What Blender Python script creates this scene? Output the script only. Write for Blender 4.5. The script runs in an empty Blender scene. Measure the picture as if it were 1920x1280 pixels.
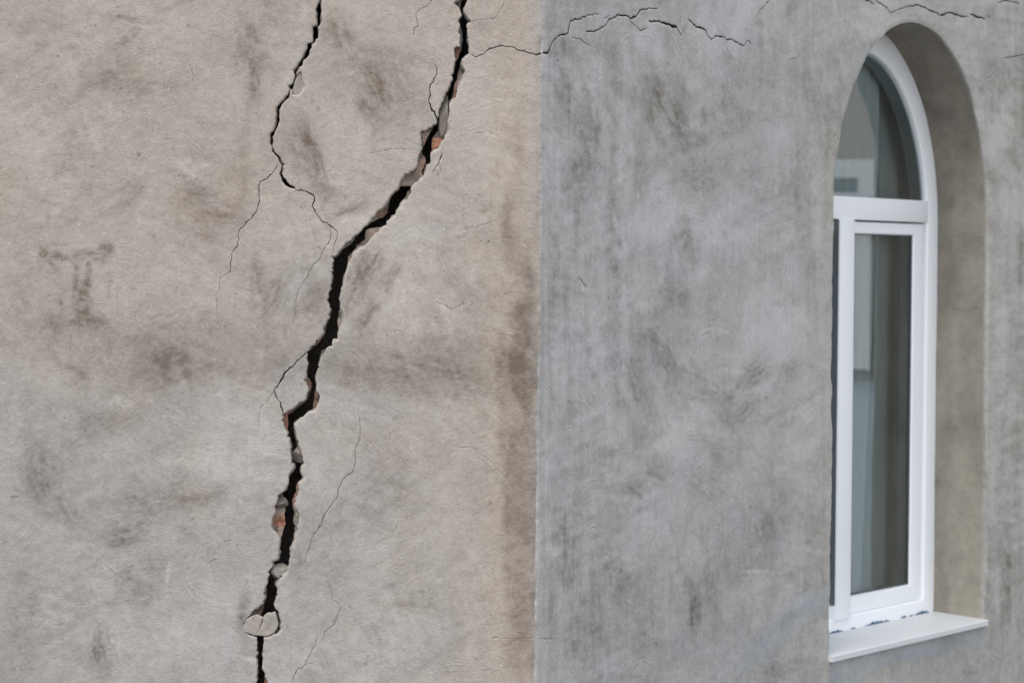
import bpy, bmesh, math, random
import numpy as np
from mathutils import Vector, Matrix
from mathutils.geometry import delaunay_2d_cdt

random.seed(7)
rng = np.random.default_rng(11)
S = bpy.context.scene
COL = S.collection

# ------------------------------------------------------------------ camera
FPX, ROLL, CX, CY = 6235.0, 0.0115, 960.0, 490.0      # focal length in photo pixels, roll, principal point
Z0, CAMZ = 6.0, 1.7                                   # distance of the tan wall, eye height
cam_d = bpy.data.cameras.new('camera')
cam = bpy.data.objects.new('camera', cam_d); COL.objects.link(cam)
cam_d.sensor_width = 36.0
cam_d.lens = FPX / 1920 * 36.0
cam_d.shift_y = -(640 - CY) / 1920
cam_d.clip_start, cam_d.clip_end = 0.1, 2000
R_ = Vector((math.cos(ROLL), 0, math.sin(ROLL))); U_ = Vector((-math.sin(ROLL), 0, math.cos(ROLL)))
cam.matrix_world = Matrix(((R_.x, U_.x, 0, 0), (R_.y, U_.y, -1, -Z0), (R_.z, U_.z, 0, CAMZ), (0, 0, 0, 1)))
cam_d.dof.use_dof = True
cam_d.dof.focus_distance = Z0 + 0.02
cam_d.dof.aperture_fstop = 8.0
S.camera = cam

# ------------------------------------------------------------------ light: soft overcast, a weak wide sun from the upper left
SUN_EL, SUN_AZ = math.radians(58), math.radians(-158)  # azimuth from +Y towards +X
w = bpy.data.worlds.new("World"); S.world = w; w.use_nodes = True
nt = w.node_tree
sky = nt.nodes.new('ShaderNodeTexSky'); sky.sky_type = 'NISHITA'; sky.sun_disc = False
sky.sun_elevation = SUN_EL; sky.sun_rotation = SUN_AZ; sky.dust_density = 1.0; sky.air_density = 1.0
hs = nt.nodes.new('ShaderNodeHueSaturation'); hs.inputs['Saturation'].default_value = 0.28
nt.links.new(sky.outputs[0], hs.inputs['Color'])
nt.links.new(hs.outputs[0], nt.nodes['Background'].inputs[0])
nt.nodes['Background'].inputs[1].default_value = 0.15
sd = bpy.data.lights.new('sun', 'SUN'); sd.energy = 0.85; sd.angle = math.radians(22); sd.color = (1.0, 0.945, 0.88)
so = bpy.data.objects.new('sun', sd); COL.objects.link(so)
sv = Vector((math.sin(SUN_AZ) * math.cos(SUN_EL), math.cos(SUN_AZ) * math.cos(SUN_EL), math.sin(SUN_EL)))
so.rotation_euler = sv.to_track_quat('Z', 'Y').to_euler(); so.location = (-4, -6, 8)
S.view_settings.view_transform = 'Standard'; S.view_settings.look = 'None'
S.view_settings.exposure = 1.05; S.view_settings.gamma = 1.0
S.cycles.use_denoising = True; S.cycles.max_bounces = 8; S.cycles.transparent_max_bounces = 12

# ------------------------------------------------------------------ mapping between the photo's traced outlines and the two wall planes
def ray(px, py):
    x = (px - CX) / FPX; y = -(py - CY) / FPX
    return x * R_ + y * U_ + Vector((0, 1, 0))
def L(px, py):                                          # tan wall: plane y = 0 -> (x, z)
    d = ray(px, py); return (d.x * Z0, CAMZ + d.z * Z0)
XC = L(1010.3, 640)[0]                                  # the corner
TH = math.radians(60)
u = Vector((math.cos(TH), math.sin(TH), 0)); nin = Vector((-math.sin(TH), math.cos(TH), 0))
COR = Vector((XC, 0, 0))
def Rw(px, py, d=0.0):                                  # grey wall, plane pushed in by d -> (s, z)
    r = ray(px, py); o = Vector((0, -Z0, CAMZ)); c = COR + nin * d
    t = (c - o).dot(nin) / r.dot(nin); p = o + r * t
    return ((p - COR).dot(u), p.z)
def W(s, z, d=0.0): return COR + u * s + nin * d + Vector((0, 0, z))
def project(X, Y, Z):                                   # numpy: world -> photo pixels (for placing stains)
    dy = Y + Z0; dx = X; dz = Z - CAMZ
    return CX + FPX * (dx * R_.x + dz * R_.z) / dy, CY - FPX * (dx * U_.x + dz * U_.z) / dy

# ------------------------------------------------------------------ noise
def vn(x, y, seed):
    xi = np.floor(x).astype(np.int64); yi = np.floor(y).astype(np.int64); fx = x - xi; fy = y - yi
    fx = fx * fx * fx * (fx * (fx * 6 - 15) + 10); fy = fy * fy * fy * (fy * (fy * 6 - 15) + 10)
    def h(a, b):
        n = (a * 374761393 + b * 668265263 + seed * 974711) & 0x7fffffff
        n = ((n ^ (n >> 13)) * 1274126177) & 0x7fffffff
        n = ((n ^ (n >> 16)) * 1103515245) & 0x7fffffff
        return (n & 0xffffff) / float(0xffffff)
    a = h(xi, yi); b = h(xi + 1, yi); c = h(xi, yi + 1); d = h(xi + 1, yi + 1)
    return (a * (1 - fx) + b * fx) * (1 - fy) + (c * (1 - fx) + d * fx) * fy
def fbm(x, y, seed, oct=4, gain=0.5):                   # about -1 .. 1
    s = 0; a = 1; t = 0; c, q = math.cos(.6), math.sin(.6)
    for i in range(oct):
        s = s + a * (vn(x, y, seed + i * 17) * 2 - 1); t += a; a *= gain
        x, y = (x * c - y * q) * 2.03 + 3.1, (x * q + y * c) * 2.03 - 1.7
    return s / t * 1.6
def sstep(a, b, x):
    t = np.clip((x - a) / (b - a), 0, 1); return t * t * (3 - 2 * t)
def blobs(px, py, lst, seed=0, warp=0.3):
    D = np.zeros_like(px)
    n1 = fbm(px / 60, py / 60, 300 + seed, 4); n2 = fbm(px / 60, py / 60, 350 + seed, 4)
    n3 = fbm(px / 22, py / 22, 380 + seed, 4); n4 = fbm(px / 9, py / 6, 390 + seed, 3)
    for (cx, cy, rx, ry, rot, amp) in lst:
        R = 2.2 * max(rx, ry)
        m = (np.abs(px - cx) < R) & (np.abs(py - cy) < R)
        if not m.any(): continue
        wk = warp * 1.6 * min(1, 26 / min(rx, ry)) if max(rx, ry) > 30 else warp * .8
        x = px[m] - cx + n1[m] * rx * min(wk, 22 / rx); y = py[m] - cy + n2[m] * ry * min(wk, 22 / ry)
        a = math.radians(rot); c, s = math.cos(a), math.sin(a)
        q = np.sqrt(((x * c + y * s) / rx) ** 2 + ((-x * s + y * c) / ry) ** 2)
        D[m] += amp * (1.05 if min(rx, ry) < 26 else 1.0) * (.95 if 940 < cx < 1003 else 1.0) * (1 + (.12 if 940 < cx < 1003 else .5 if min(rx, ry) < 30 else .2) * n4[m]) * (1 - sstep(0.05, 1.8, q)) * np.clip(0.95 + 0.28 * n3[m] + .3 * n1[m], .2, 1.7)
    return D

# ------------------------------------------------------------------ materials
def mat(name):
    m = bpy.data.materials.new(name); m.use_nodes = True
    return m, m.node_tree, m.node_tree.nodes['Principled BSDF']
def N(t, kind, **kw):
    n = t.nodes.new(kind)
    for k, v in kw.items():
        if k in n.inputs: n.inputs[k].default_value = v
        else: setattr(n, k, v)
    return n
def simple(name, col, rough=0.5, bump=0.0, bscale=200, var=0.0, vscale=20, spec=0.5):
    m, t, b = mat(name)
    b.inputs['Roughness'].default_value = rough; b.inputs['Specular IOR Level'].default_value = spec
    tc = N(t, 'ShaderNodeTexCoord')
    nz = N(t, 'ShaderNodeTexNoise', Scale=vscale, Detail=6.0); t.links.new(tc.outputs['Object'], nz.inputs['Vector'])
    rp = N(t, 'ShaderNodeMapRange'); rp.inputs['To Min'].default_value = 1 - var; rp.inputs['To Max'].default_value = 1 + var
    t.links.new(nz.outputs['Fac'], rp.inputs['Value'])
    mx = N(t, 'ShaderNodeMix', data_type='RGBA', blend_type='MULTIPLY'); mx.inputs[0].default_value = 1
    mx.inputs[6].default_value = (*col, 1); t.links.new(rp.outputs[0], mx.inputs[7])
    t.links.new(mx.outputs[2], b.inputs['Base Color'])
    if bump:
        n2 = N(t, 'ShaderNodeTexNoise', Scale=bscale, Detail=5.0); t.links.new(tc.outputs['Object'], n2.inputs['Vector'])
        bp = N(t, 'ShaderNodeBump', Strength=bump, Distance=0.003); t.links.new(n2.outputs['Fac'], bp.inputs['Height'])
        t.links.new(bp.outputs[0], b.inputs['Normal'])
    return m
def plaster_mat(name, streak=0.0, dirt=(.5, .44, .38), bump=0.55, dirs=(.35, -.6), trow=.13):
    """Render coat: stains from the 'stain' attribute (dirt with shapes of its own), grain, trowel strokes and hair scratches."""
    m, t, b = mat(name)
    b.inputs['Roughness'].default_value = 0.92; b.inputs['Specular IOR Level'].default_value = 0.25
    at = N(t, 'ShaderNodeAttribute', attribute_name='stain')
    wp = N(t, 'ShaderNodeAttribute', attribute_name='flat')            # flat wall coordinates in metres
    # two trowel directions, each ruling where a slow mask says so
    def stretched(sx, sy, src, ang=0.0):
        mp = N(t, 'ShaderNodeMapping'); mp.vector_type = 'TEXTURE'; mp.inputs['Rotation'].default_value = (0, 0, ang); mp.inputs['Scale'].default_value = (1 / sx, 1 / sy, 1)
        t.links.new(src.outputs['Vector'], mp.inputs['Vector']); return mp
    ms = N(t, 'ShaderNodeTexNoise', Scale=4.0, Detail=2.0); t.links.new(wp.outputs['Vector'], ms.inputs['Vector'])
    mk = N(t, 'ShaderNodeMapRange'); mk.inputs['From Min'].default_value = .42; mk.inputs['From Max'].default_value = .58; t.links.new(ms.outputs['Fac'], mk.inputs['Value'])
    def trowel(sx, sy, det):
        o = []
        for an in dirs:
            n = N(t, 'ShaderNodeTexNoise', Scale=1.0, Detail=det, Roughness=.65, Distortion=.5); t.links.new(stretched(sx, sy, wp, an).outputs[0], n.inputs['Vector']); o.append(n)
        m_ = N(t, 'ShaderNodeMix', data_type='FLOAT'); t.links.new(mk.outputs[0], m_.inputs[0]); t.links.new(o[0].outputs['Fac'], m_.inputs[2]); t.links.new(o[1].outputs['Fac'], m_.inputs[3]); return m_.outputs[0]
    st = trowel(40, 130, 3.0); st2 = trowel(150, 420, 2.0)
    gr = N(t, 'ShaderNodeTexNoise', Scale=330.0, Detail=3.0, Roughness=0.7); t.links.new(wp.outputs['Vector'], gr.inputs['Vector'])
    cl = N(t, 'ShaderNodeTexNoise', Scale=38.0, Detail=4.0, Roughness=0.68); t.links.new(wp.outputs['Vector'], cl.inputs['Vector'])
    def passes(scale, freq, seed_off, lo, hi):
        ad = N(t, 'ShaderNodeVectorMath', operation='ADD'); ad.inputs[1].default_value = (seed_off, seed_off * .7, 0); t.links.new(wp.outputs['Vector'], ad.inputs[0])
        wn = N(t, 'ShaderNodeTexNoise', Scale=9.0, Detail=2.0); t.links.new(ad.outputs[0], wn.inputs['Vector'])
        ws = N(t, 'ShaderNodeVectorMath', operation='MULTIPLY_ADD'); ws.inputs[1].default_value = (.05, .05, 0); t.links.new(wn.outputs['Color'], ws.inputs[0]); t.links.new(ad.outputs[0], ws.inputs[2])
        vo = N(t, 'ShaderNodeTexVoronoi', Scale=scale); t.links.new(ws.outputs[0], vo.inputs['Vector'])
        of = N(t, 'ShaderNodeVectorMath', operation='MULTIPLY_ADD'); of.inputs[1].default_value = (.34, .34, 0); of.inputs[2].default_value = (-.17, -.17, 0); t.links.new(vo.outputs['Color'], of.inputs[0])
        ce = N(t, 'ShaderNodeVectorMath', operation='ADD'); t.links.new(of.outputs[0], ce.inputs[0]); t.links.new(vo.outputs['Position'], ce.inputs[1])
        ds = N(t, 'ShaderNodeVectorMath', operation='DISTANCE'); t.links.new(ws.outputs[0], ds.inputs[0]); t.links.new(ce.outputs[0], ds.inputs[1])
        fr_ = N(t, 'ShaderNodeMath', operation='MULTIPLY'); fr_.inputs[1].default_value = freq; t.links.new(ds.outputs['Value'], fr_.inputs[0])
        wv = N(t, 'ShaderNodeTexNoise', noise_dimensions='1D', Scale=1.0, Detail=2.0, Roughness=.7); t.links.new(fr_.outputs[0], wv.inputs['W'])
        fd = N(t, 'ShaderNodeMapRange', interpolation_type='SMOOTHSTEP'); fd.inputs['From Min'].default_value = .62; fd.inputs['From Max'].default_value = .30; t.links.new(vo.outputs['Distance'], fd.inputs['Value'])
        br = N(t, 'ShaderNodeTexNoise', Scale=22.0, Detail=3.0); t.links.new(ad.outputs[0], br.inputs['Vector'])
        bm = N(t, 'ShaderNodeMapRange'); bm.inputs['From Min'].default_value = lo; bm.inputs['From Max'].default_value = hi; t.links.new(br.outputs['Fac'], bm.inputs['Value'])
        a = N(t, 'ShaderNodeMath', operation='MULTIPLY'); t.links.new(fd.outputs[0], a.inputs[0]); t.links.new(bm.outputs[0], a.inputs[1])
        c_ = N(t, 'ShaderNodeMath', operation='SUBTRACT'); c_.inputs[1].default_value = .5; t.links.new(wv.outputs['Fac'], c_.inputs[0])
        o = N(t, 'ShaderNodeMath', operation='MULTIPLY'); t.links.new(c_.outputs[0], o.inputs[0]); t.links.new(a.outputs[0], o.inputs[1]); return o.outputs[0]
    tp = passes(6.5, 240.0, 0.0, .40, .62)
    # hair scratches: thin iso-lines of a stretched noise, in patches
    hn = N(t, 'ShaderNodeTexNoise', Scale=34.0, Detail=1.0); t.links.new(wp.outputs['Vector'], hn.inputs['Vector'])
    h1 = N(t, 'ShaderNodeMath', operation='SUBTRACT'); h1.inputs[1].default_value = 0.5; t.links.new(hn.outputs['Fac'], h1.inputs[0])
    h2 = N(t, 'ShaderNodeMath', operation='ABSOLUTE'); t.links.new(h1.outputs[0], h2.inputs[0])
    hr = N(t, 'ShaderNodeMapRange'); hr.inputs['From Max'].default_value = 0.009; hr.inputs['To Min'].default_value = 1; hr.inputs['To Max'].default_value = 0
    t.links.new(h2.outputs[0], hr.inputs['Value'])
    hm = N(t, 'ShaderNodeTexNoise', Scale=55.0, Detail=1.0); t.links.new(wp.outputs['Vector'], hm.inputs['Vector'])
    hq = N(t, 'ShaderNodeMapRange'); hq.inputs['From Min'].default_value = 0.60; hq.inputs['From Max'].default_value = 0.68; t.links.new(hm.outputs['Fac'], hq.inputs['Value'])
    hh = N(t, 'ShaderNodeMath', operation='MULTIPLY'); t.links.new(hr.outputs[0], hh.inputs[0]); t.links.new(hq.outputs[0], hh.inputs[1])
    # colour
    def mr(src, a, b_, f0=0.3, f1=0.7):
        r = N(t, 'ShaderNodeMapRange'); r.inputs['From Min'].default_value = f0; r.inputs['From Max'].default_value = f1
        r.inputs['To Min'].default_value = a; r.inputs['To Max'].default_value = b_; t.links.new(src, r.inputs['Value']); return r.outputs[0]
    def mul(a, b_):
        n = N(t, 'ShaderNodeMath', operation='MULTIPLY'); t.links.new(a, n.inputs[0]); t.links.new(b_, n.inputs[1]); return n.outputs[0]
    f = mul(mr(st, .955, 1.04), mr(cl.outputs['Fac'], .92, 1.07))
    f = mul(f, mr(gr.outputs['Fac'], .90, 1.09)); f = mul(f, mr(st2, .965, 1.03))
    f = mul(f, mr(tp, 1 - trow, 1 + trow, -.3, .3))
    pt = N(t, 'ShaderNodeTexNoise', Scale=150.0, Detail=1.0); t.links.new(wp.outputs['Vector'], pt.inputs['Vector'])
    f = mul(f, mr(pt.outputs['Fac'], 1.0, .72, .69, .76)); f = mul(f, mr(pt.outputs['Fac'], 1.22, 1.0, .24, .30))
    if streak:
        mv = stretched(75, 3.5, wp); vs = N(t, 'ShaderNodeTexNoise', Scale=1.0, Detail=5.0, Roughness=0.7); t.links.new(mv.outputs[0], vs.inputs['Vector'])
        f = mul(f, mr(vs.outputs['Fac'], 1 - streak, 1 + streak))
    mx = N(t, 'ShaderNodeMix', data_type='RGBA', blend_type='MULTIPLY'); mx.inputs[0].default_value = 1
    t.links.new(at.outputs['Color'], mx.inputs[6]); t.links.new(f, mx.inputs[7])
    m5 = N(t, 'ShaderNodeMath', operation='MULTIPLY'); m5.inputs[1].default_value = 0.6; t.links.new(hh.outputs[0], m5.inputs[0])
    mh = N(t, 'ShaderNodeMix', data_type='RGBA', blend_type='MULTIPLY'); t.links.new(m5.outputs[0], mh.inputs[0])
    t.links.new(mx.outputs[2], mh.inputs[6]); mh.inputs[7].default_value = (*dirt, 1)
    t.links.new(mh.outputs[2], b.inputs['Base Color'])
    # relief
    def madd(a, k, prev=None):
        n = N(t, 'ShaderNodeMath', operation='MULTIPLY_ADD'); t.links.new(a, n.inputs[0]); n.inputs[1].default_value = k
        if prev is None: n.inputs[2].default_value = 0
        else: t.links.new(prev, n.inputs[2])
        return n.outputs[0]
    h = madd(gr.outputs['Fac'], 1.0); h = madd(st2, 0.5, h); h = madd(st, .7, h)
    h = madd(cl.outputs['Fac'], 1.3, h); h = madd(hh.outputs[0], -0.5, h); h = madd(tp, .75, h)
    bp = N(t, 'ShaderNodeBump', Strength=bump, Distance=0.0022); t.links.new(h, bp.inputs['Height'])
    t.links.new(bp.outputs[0], b.inputs['Normal'])
    return m
def attr_mat(name, rough=0.95, bump=0.8, bscale=260):
    m, t, b = mat(name); b.inputs['Roughness'].default_value = rough; b.inputs['Specular IOR Level'].default_value = 0.2
    at = N(t, 'ShaderNodeAttribute', attribute_name='stain'); tc = N(t, 'ShaderNodeTexCoord')
    nz = N(t, 'ShaderNodeTexNoise', Scale=bscale, Detail=5.0); t.links.new(tc.outputs['Object'], nz.inputs['Vector'])
    r = N(t, 'ShaderNodeMapRange'); r.inputs['To Min'].default_value = .55; r.inputs['To Max'].default_value = 1.45; t.links.new(nz.outputs['Fac'], r.inputs['Value'])
    mx = N(t, 'ShaderNodeMix', data_type='RGBA', blend_type='MULTIPLY'); mx.inputs[0].default_value = 1
    t.links.new(at.outputs['Color'], mx.inputs[6]); t.links.new(r.outputs[0], mx.inputs[7]); t.links.new(mx.outputs[2], b.inputs['Base Color'])
    bp = N(t, 'ShaderNodeBump', Strength=bump, Distance=0.003); t.links.new(nz.outputs['Fac'], bp.inputs['Height']); t.links.new(bp.outputs[0], b.inputs['Normal'])
    return m

M_TAN = plaster_mat('tan_plaster')
M_GREY = plaster_mat('grey_plaster', streak=0.015, dirt=(.42, .40, .37), dirs=(1.05, -.45), trow=.24)
M_BROKEN = simple('broken_plaster', (.40, .36, .32), .95, .9, 300, .35, 120, .2)
M_MASON = attr_mat('brick_and_mortar')
M_PVC = simple('white_frame_plastic', (.86, .88, .90), .32, 0, 1, .03, 6)
M_GASKET_SHADE = simple('gasket_shade_grey', (.10, .12, .13), .6)  # sash gaskets, and the dark strip painting shade on the mullion
M_SILL = simple('white_stone_tile', (.60, .615, .625), .45, .1, 150, .06, 9)
M_TAPE = simple('blue_tape', (.06, .13, .23), .7, .2, 100, .3, 60)
M_DARK = simple('interior_paint', (.45, .44, .42), .9)
M_ROOF = simple('roof_felt', (.12, .12, .12), .9, .4, 60, .2, 5)

# ------------------------------------------------------------------ mesh helpers
def link(name, me, parent=None, mats=()):
    o = bpy.data.objects.new(name, me); COL.objects.link(o)
    for m in mats: me.materials.append(m)
    if parent: o.parent = parent
    return o
def mesh_np(name, V, F3, F4=None, mi=None, smooth=True):
    me = bpy.data.meshes.new(name)
    V = np.asarray(V, dtype=np.float32)
    nt3 = len(F3); nq = 0 if F4 is None else len(F4)
    loops = np.concatenate([np.asarray(F3).ravel(), np.asarray(F4).ravel()] if nq else [np.asarray(F3).ravel()]).astype(np.int32)
    starts = np.concatenate([np.arange(nt3) * 3, nt3 * 3 + np.arange(nq) * 4]).astype(np.int32)
    me.vertices.add(len(V)); me.vertices.foreach_set('co', V.ravel())
    me.loops.add(len(loops)); me.loops.foreach_set('vertex_index', loops)
    me.polygons.add(nt3 + nq); me.polygons.foreach_set('loop_start', starts)
    if mi is not None: me.polygons.foreach_set('material_index', np.asarray(mi, dtype=np.int32))
    me.polygons.foreach_set('use_smooth', np.full(nt3 + nq, smooth))
    me.update(calc_edges=True); me.validate()
    return me
def set_attr(me, name, arr, kind):
    a = me.attributes.new(name, kind, 'POINT')
    if kind == 'FLOAT_COLOR': a.data.foreach_set('color', np.c_[arr, np.ones(len(arr))].astype(np.float32).ravel())
    else: a.data.foreach_set('vector', np.asarray(arr, np.float32).ravel())
def rough_line(pts, step, amp, closed=False, seed=0):
    """resample a traced line and break it up with small crumbly offsets"""
    r = random.Random(seed); P = [Vector(p) for p in pts]; out = []
    n = len(P); rngn = n if closed else n - 1
    for i in range(rngn):
        a, b = P[i], P[(i + 1) % n]; l = (b - a).length
        k = max(1, int(l / step)); d = (b - a) / max(l, 1e-9); q = Vector((-d.y, d.x))
        for j in range(k):
            f = j / k; off = 0 if j == 0 else r.gauss(0, amp) * min(1, l / (3 * step))
            out.append(a.lerp(b, f) + q * off)
    if not closed: out.append(P[-1])
    return out
def slit(pts, widths, seed=0, step=.005, amp=.0009):
    """a crack outline: centre line in metres with a width (m) at every traced point"""
    r = random.Random(seed); P = [Vector(p) for p in pts]; cen = []; wd = []
    for i in range(len(P) - 1):
        a, b = P[i], P[i + 1]; l = (b - a).length; k = max(1, int(l / step)); d = (b - a) / max(l, 1e-9); q = Vector((-d.y, d.x))
        for j in range(k):
            f = j / k; cen.append(a.lerp(b, f) + q * (0 if j == 0 else r.gauss(0, amp))); wd.append(widths[i] * (1 - f) + widths[i + 1] * f)
    cen.append(P[-1]); wd.append(widths[-1])
    lft, rgt = [], []
    for i in range(len(cen)):
        a = cen[max(0, i - 1)]; b = cen[min(len(cen) - 1, i + 1)]; d = (b - a).normalized(); q = Vector((-d.y, d.x))
        ww = wd[i] * .5 * r.uniform(.6, 1.45)
        if i in (0, len(cen) - 1): ww = max(ww * .3, 5e-5)
        lft.append(cen[i] + q * ww); rgt.append(cen[i] - q * ww)
    return lft + rgt[::-1]
def inside(P, poly):
    """even-odd test of points P (n,2) against one polygon"""
    q = np.array([(v[0], v[1]) for v in poly]); res = np.zeros(len(P), bool)
    lo, hi = q.min(0), q.max(0)
    idx = np.nonzero((P[:, 0] >= lo[0]) & (P[:, 0] <= hi[0]) & (P[:, 1] >= lo[1]) & (P[:, 1] <= hi[1]))[0]
    if len(idx) == 0: return res
    x, y = P[idx, 0], P[idx, 1]; c = np.zeros(len(idx), bool)
    for (x1, y1), (x2, y2) in zip(q, np.roll(q, -1, 0)):
        if y1 == y2: continue
        k = (y1 > y) != (y2 > y)
        c ^= k & (x < (x2 - x1) * (y - y1) / (y2 - y1) + x1)
    res[idx] = c
    return res
def sheet(outer, holes, pts):
    """triangulated wall face with the holes cut out. -> verts (n,2), tris, boundary edges of the holes"""
    allp = [Vector(p) for p in outer]; edges = [(i, (i + 1) % len(outer)) for i in range(len(outer))]
    for h in holes:
        b = len(allp); allp += [Vector(p) for p in h]
        edges += [(b + i, b + (i + 1) % len(h)) for i in range(len(h))]
    allp += [Vector((float(a), float(b))) for a, b in pts]
    v, e, f, ov, oe, of = delaunay_2d_cdt(allp, edges, [], 0, 2e-6)
    V = np.array([(a.x, a.y) for a in v]); F = np.array([t for t in f if len(t) == 3], dtype=np.int64)
    C = V[F].mean(1)
    keep = inside(C, outer)
    for h in holes: keep &= ~inside(C, h)
    F = F[keep]
    a, b, c = V[F[:, 0]], V[F[:, 1]], V[F[:, 2]]
    ar = (b[:, 0] - a[:, 0]) * (c[:, 1] - a[:, 1]) - (b[:, 1] - a[:, 1]) * (c[:, 0] - a[:, 0])
    F[ar < 0] = F[ar < 0][:, ::-1]
    E = np.concatenate([F[:, [0, 1]], F[:, [1, 2]], F[:, [2, 0]]])
    key = np.sort(E, 1); k = key[:, 0] * len(V) + key[:, 1]
    uq, first, cnt = np.unique(k, return_index=True, return_counts=True)
    B = E[first[cnt == 1]]                               # directed, the face on its left
    O = np.array(outer); lo, hi = O.min(0), O.max(0)
    on = lambda i: (np.abs(V[i, 0] - lo[0]) < 1e-5) | (np.abs(V[i, 0] - hi[0]) < 1e-5) | (np.abs(V[i, 1] - lo[1]) < 1e-5) | (np.abs(V[i, 1] - hi[1]) < 1e-5)
    B = B[~(on(B[:, 0]) & on(B[:, 1]))]
    return V, F, B
def grid_pts(x0, x1, y0, y1, dx, dy, j=.25):
    X, Y = np.meshgrid(np.arange(x0, x1, dx), np.arange(y0, y1, dy))
    P = np.c_[X.ravel(), Y.ravel()]; return P + rng.uniform(-j, j, P.shape) * (dx, dy)

# ------------------------------------------------------------------ traced cracks (coordinates read from enlarged crops of the photo)
K = 560 / 1920
def zA(p): return [(440 + x * K, y * K) for x, y in p]
def zB(p): return [(400 + x * K, 320 + y * K) for x, y in p]
def zC(p): return [(360 + x * K, 620 + y * K) for x, y in p]
def zD(p): return [(340 + x * K, 907 + y * K) for x, y in p]
PL = [(872, -380), (860, -250), (874, -140), (866, -45), (862, -20)] + zA([(1448,0),(1425,8),(1412,22),(1436,42),(1444,60),(1458,85),(1464,98),(1445,125),(1450,170),(1452,225),(1450,260),(1455,300),(1430,300),(1413,312),(1415,340),(1416,400),(1410,450),(1395,520),(1375,580),(1345,630),(1330,660),(1318,700),(1316,740),(1305,775),(1298,800),(1240,830),(1195,850),(1200,880),(1205,920),(1200,970),(1185,1000),(1178,1030),(1165,1080),(1150,1095),(1090,1130),(1065,1165),(1060,1190)]) \
   + zB([(1195,100),(1170,130),(1135,170),(1120,200),(1085,245),(1050,265),(1015,320),(970,360),(930,410),(850,465),(835,490),(810,520),(790,545),(760,548),(770,565),(768,640),(762,690),(755,740),(740,790),(732,830),(750,860),(755,890),(743,920),(735,960),(715,1000),(710,1050),(690,1070),(660,1105),(625,1140),(605,1165),(600,1200)]) \
   + zC([(738,180),(742,230),(735,280),(718,318),(735,330),(745,360),(742,400),(735,440),(720,455),(690,465),(665,490),(610,525),(585,540),(592,590),(605,640),(625,690),(630,725),(640,745),(640,800),(637,850),(655,880),(640,905),(622,935),(625,965),(612,1000),(590,1035),(555,1060),(550,1090),(545,1110),(535,1150),(522,1200),(513,1250)]) \
   + zD([(582,280),(596,305),(622,330),(634,372),(632,400),(632,440),(620,490),(592,495),(590,525),(575,550),(560,600),(550,650),(540,690),(540,735),(500,790),(470,808),(452,830),(424,866),(404,915),(408,954),(428,962),(464,978),(490,987),(488,1040),(485,1100),(487,1150),(490,1200),(485,1240),(482,1280)]) + [(479, 1300), (481, 1330), (474, 1480), (486, 1620), (470, 1760)]
PR = [(874, -381), (873, -250), (888, -140), (884, -45), (880, -20)] + zA([(1500,0),(1484,40),(1473,75),(1484,95),(1494,110),(1515,145),(1495,155),(1493,200),(1500,240),(1503,300),(1507,340),(1485,360),(1465,380),(1460,410),(1466,430),(1472,470),(1462,490),(1450,530),(1430,590),(1400,635),(1390,650),(1375,690),(1380,730),(1365,780),(1368,860),(1350,872),(1335,910),(1310,960),(1260,985),(1255,1020),(1240,1080),(1218,1130),(1190,1155),(1160,1180),(1142,1200)]) \
   + zB([(1275,115),(1268,150),(1245,185),(1215,215),(1180,260),(1165,290),(1130,320),(1095,360),(1060,385),(1030,420),(990,470),(940,505),(905,530),(895,560),(875,600),(865,640),(850,680),(840,720),(842,745),(820,760),(815,810),(810,870),(815,890),(832,915),(832,960),(815,1010),(800,1045),(808,1070),(790,1095),(740,1130),(715,1160),(690,1190),(675,1230)]) \
   + zC([(815,200),(805,250),(803,310),(800,350),(797,370),(818,425),(805,480),(798,512),(740,535),(690,565),(660,600),(665,640),(672,680),(680,725),(695,750),(705,790),(710,830),(708,870),(705,905),(722,940),(705,965),(682,980),(690,1020),(675,1060),(655,1110),(660,1135),(685,1170),(690,1220),(680,1270)]) \
   + zD([(745,310),(735,360),(720,400),(700,420),(697,480),(685,530),(670,580),(632,610),(618,640),(610,700),(603,760),(602,800),(625,840),(640,900),(640,945),(610,970),(575,980),(528,990),(525,1040),(532,1080),(525,1120),(522,1195),(540,1220),(550,1280)]) + [(502, 1300), (500, 1330), (492, 1480), (498, 1620), (472, 1761)]
VL1 = [(876, -170), (868, -45)] + zA([(1468,0),(1453,60),(1466,92),(1450,130),(1468,200),(1473,250),(1462,320),(1424,390),(1418,420),(1402,500),(1377,580),(1348,635),(1328,680),(1320,760),(1305,800),(1260,850),(1235,900),(1207,960),(1207,985),(1225,1000),(1230,1050),(1214,1128)])
VR1 = [(885, -171), (883, -45)] + zA([(1497,0),(1470,60),(1488,110),(1490,200),(1498,330),(1463,375),(1440,420),(1425,480),(1400,560),(1383,635),(1352,655),(1345,740),(1330,800),(1290,850),(1265,880),(1258,960),(1252,985),(1245,1050),(1218,1130)])
VL2 = zB([(1198,100),(1142,180),(1125,270),(1100,300),(1005,335),(970,370),(925,420),(890,470),(845,500),(803,550),(773,570),(770,640),(768,690),(745,800),(738,832),(757,890),(745,960),(722,1050),(680,1110),(612,1165),(604,1210)]) \
   + zC([(742,200),(745,290),(772,330),(772,370),(750,430),(722,470),(668,510),(618,545),(620,620),(628,690),(645,740),(645,800),(642,850),(658,882),(630,940),(618,1000),(582,1040),(605,1100),(600,1180),(608,1240)]) \
   + zD([(655,315),(640,390),(634,480),(594,520),(572,580),(553,660),(552,740),(535,800),(505,860),(493,985),(491,1100),(492,1180),(495,1240),(486,1280)]) + [(483, 1330), (478, 1480), (488, 1600)]
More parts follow.
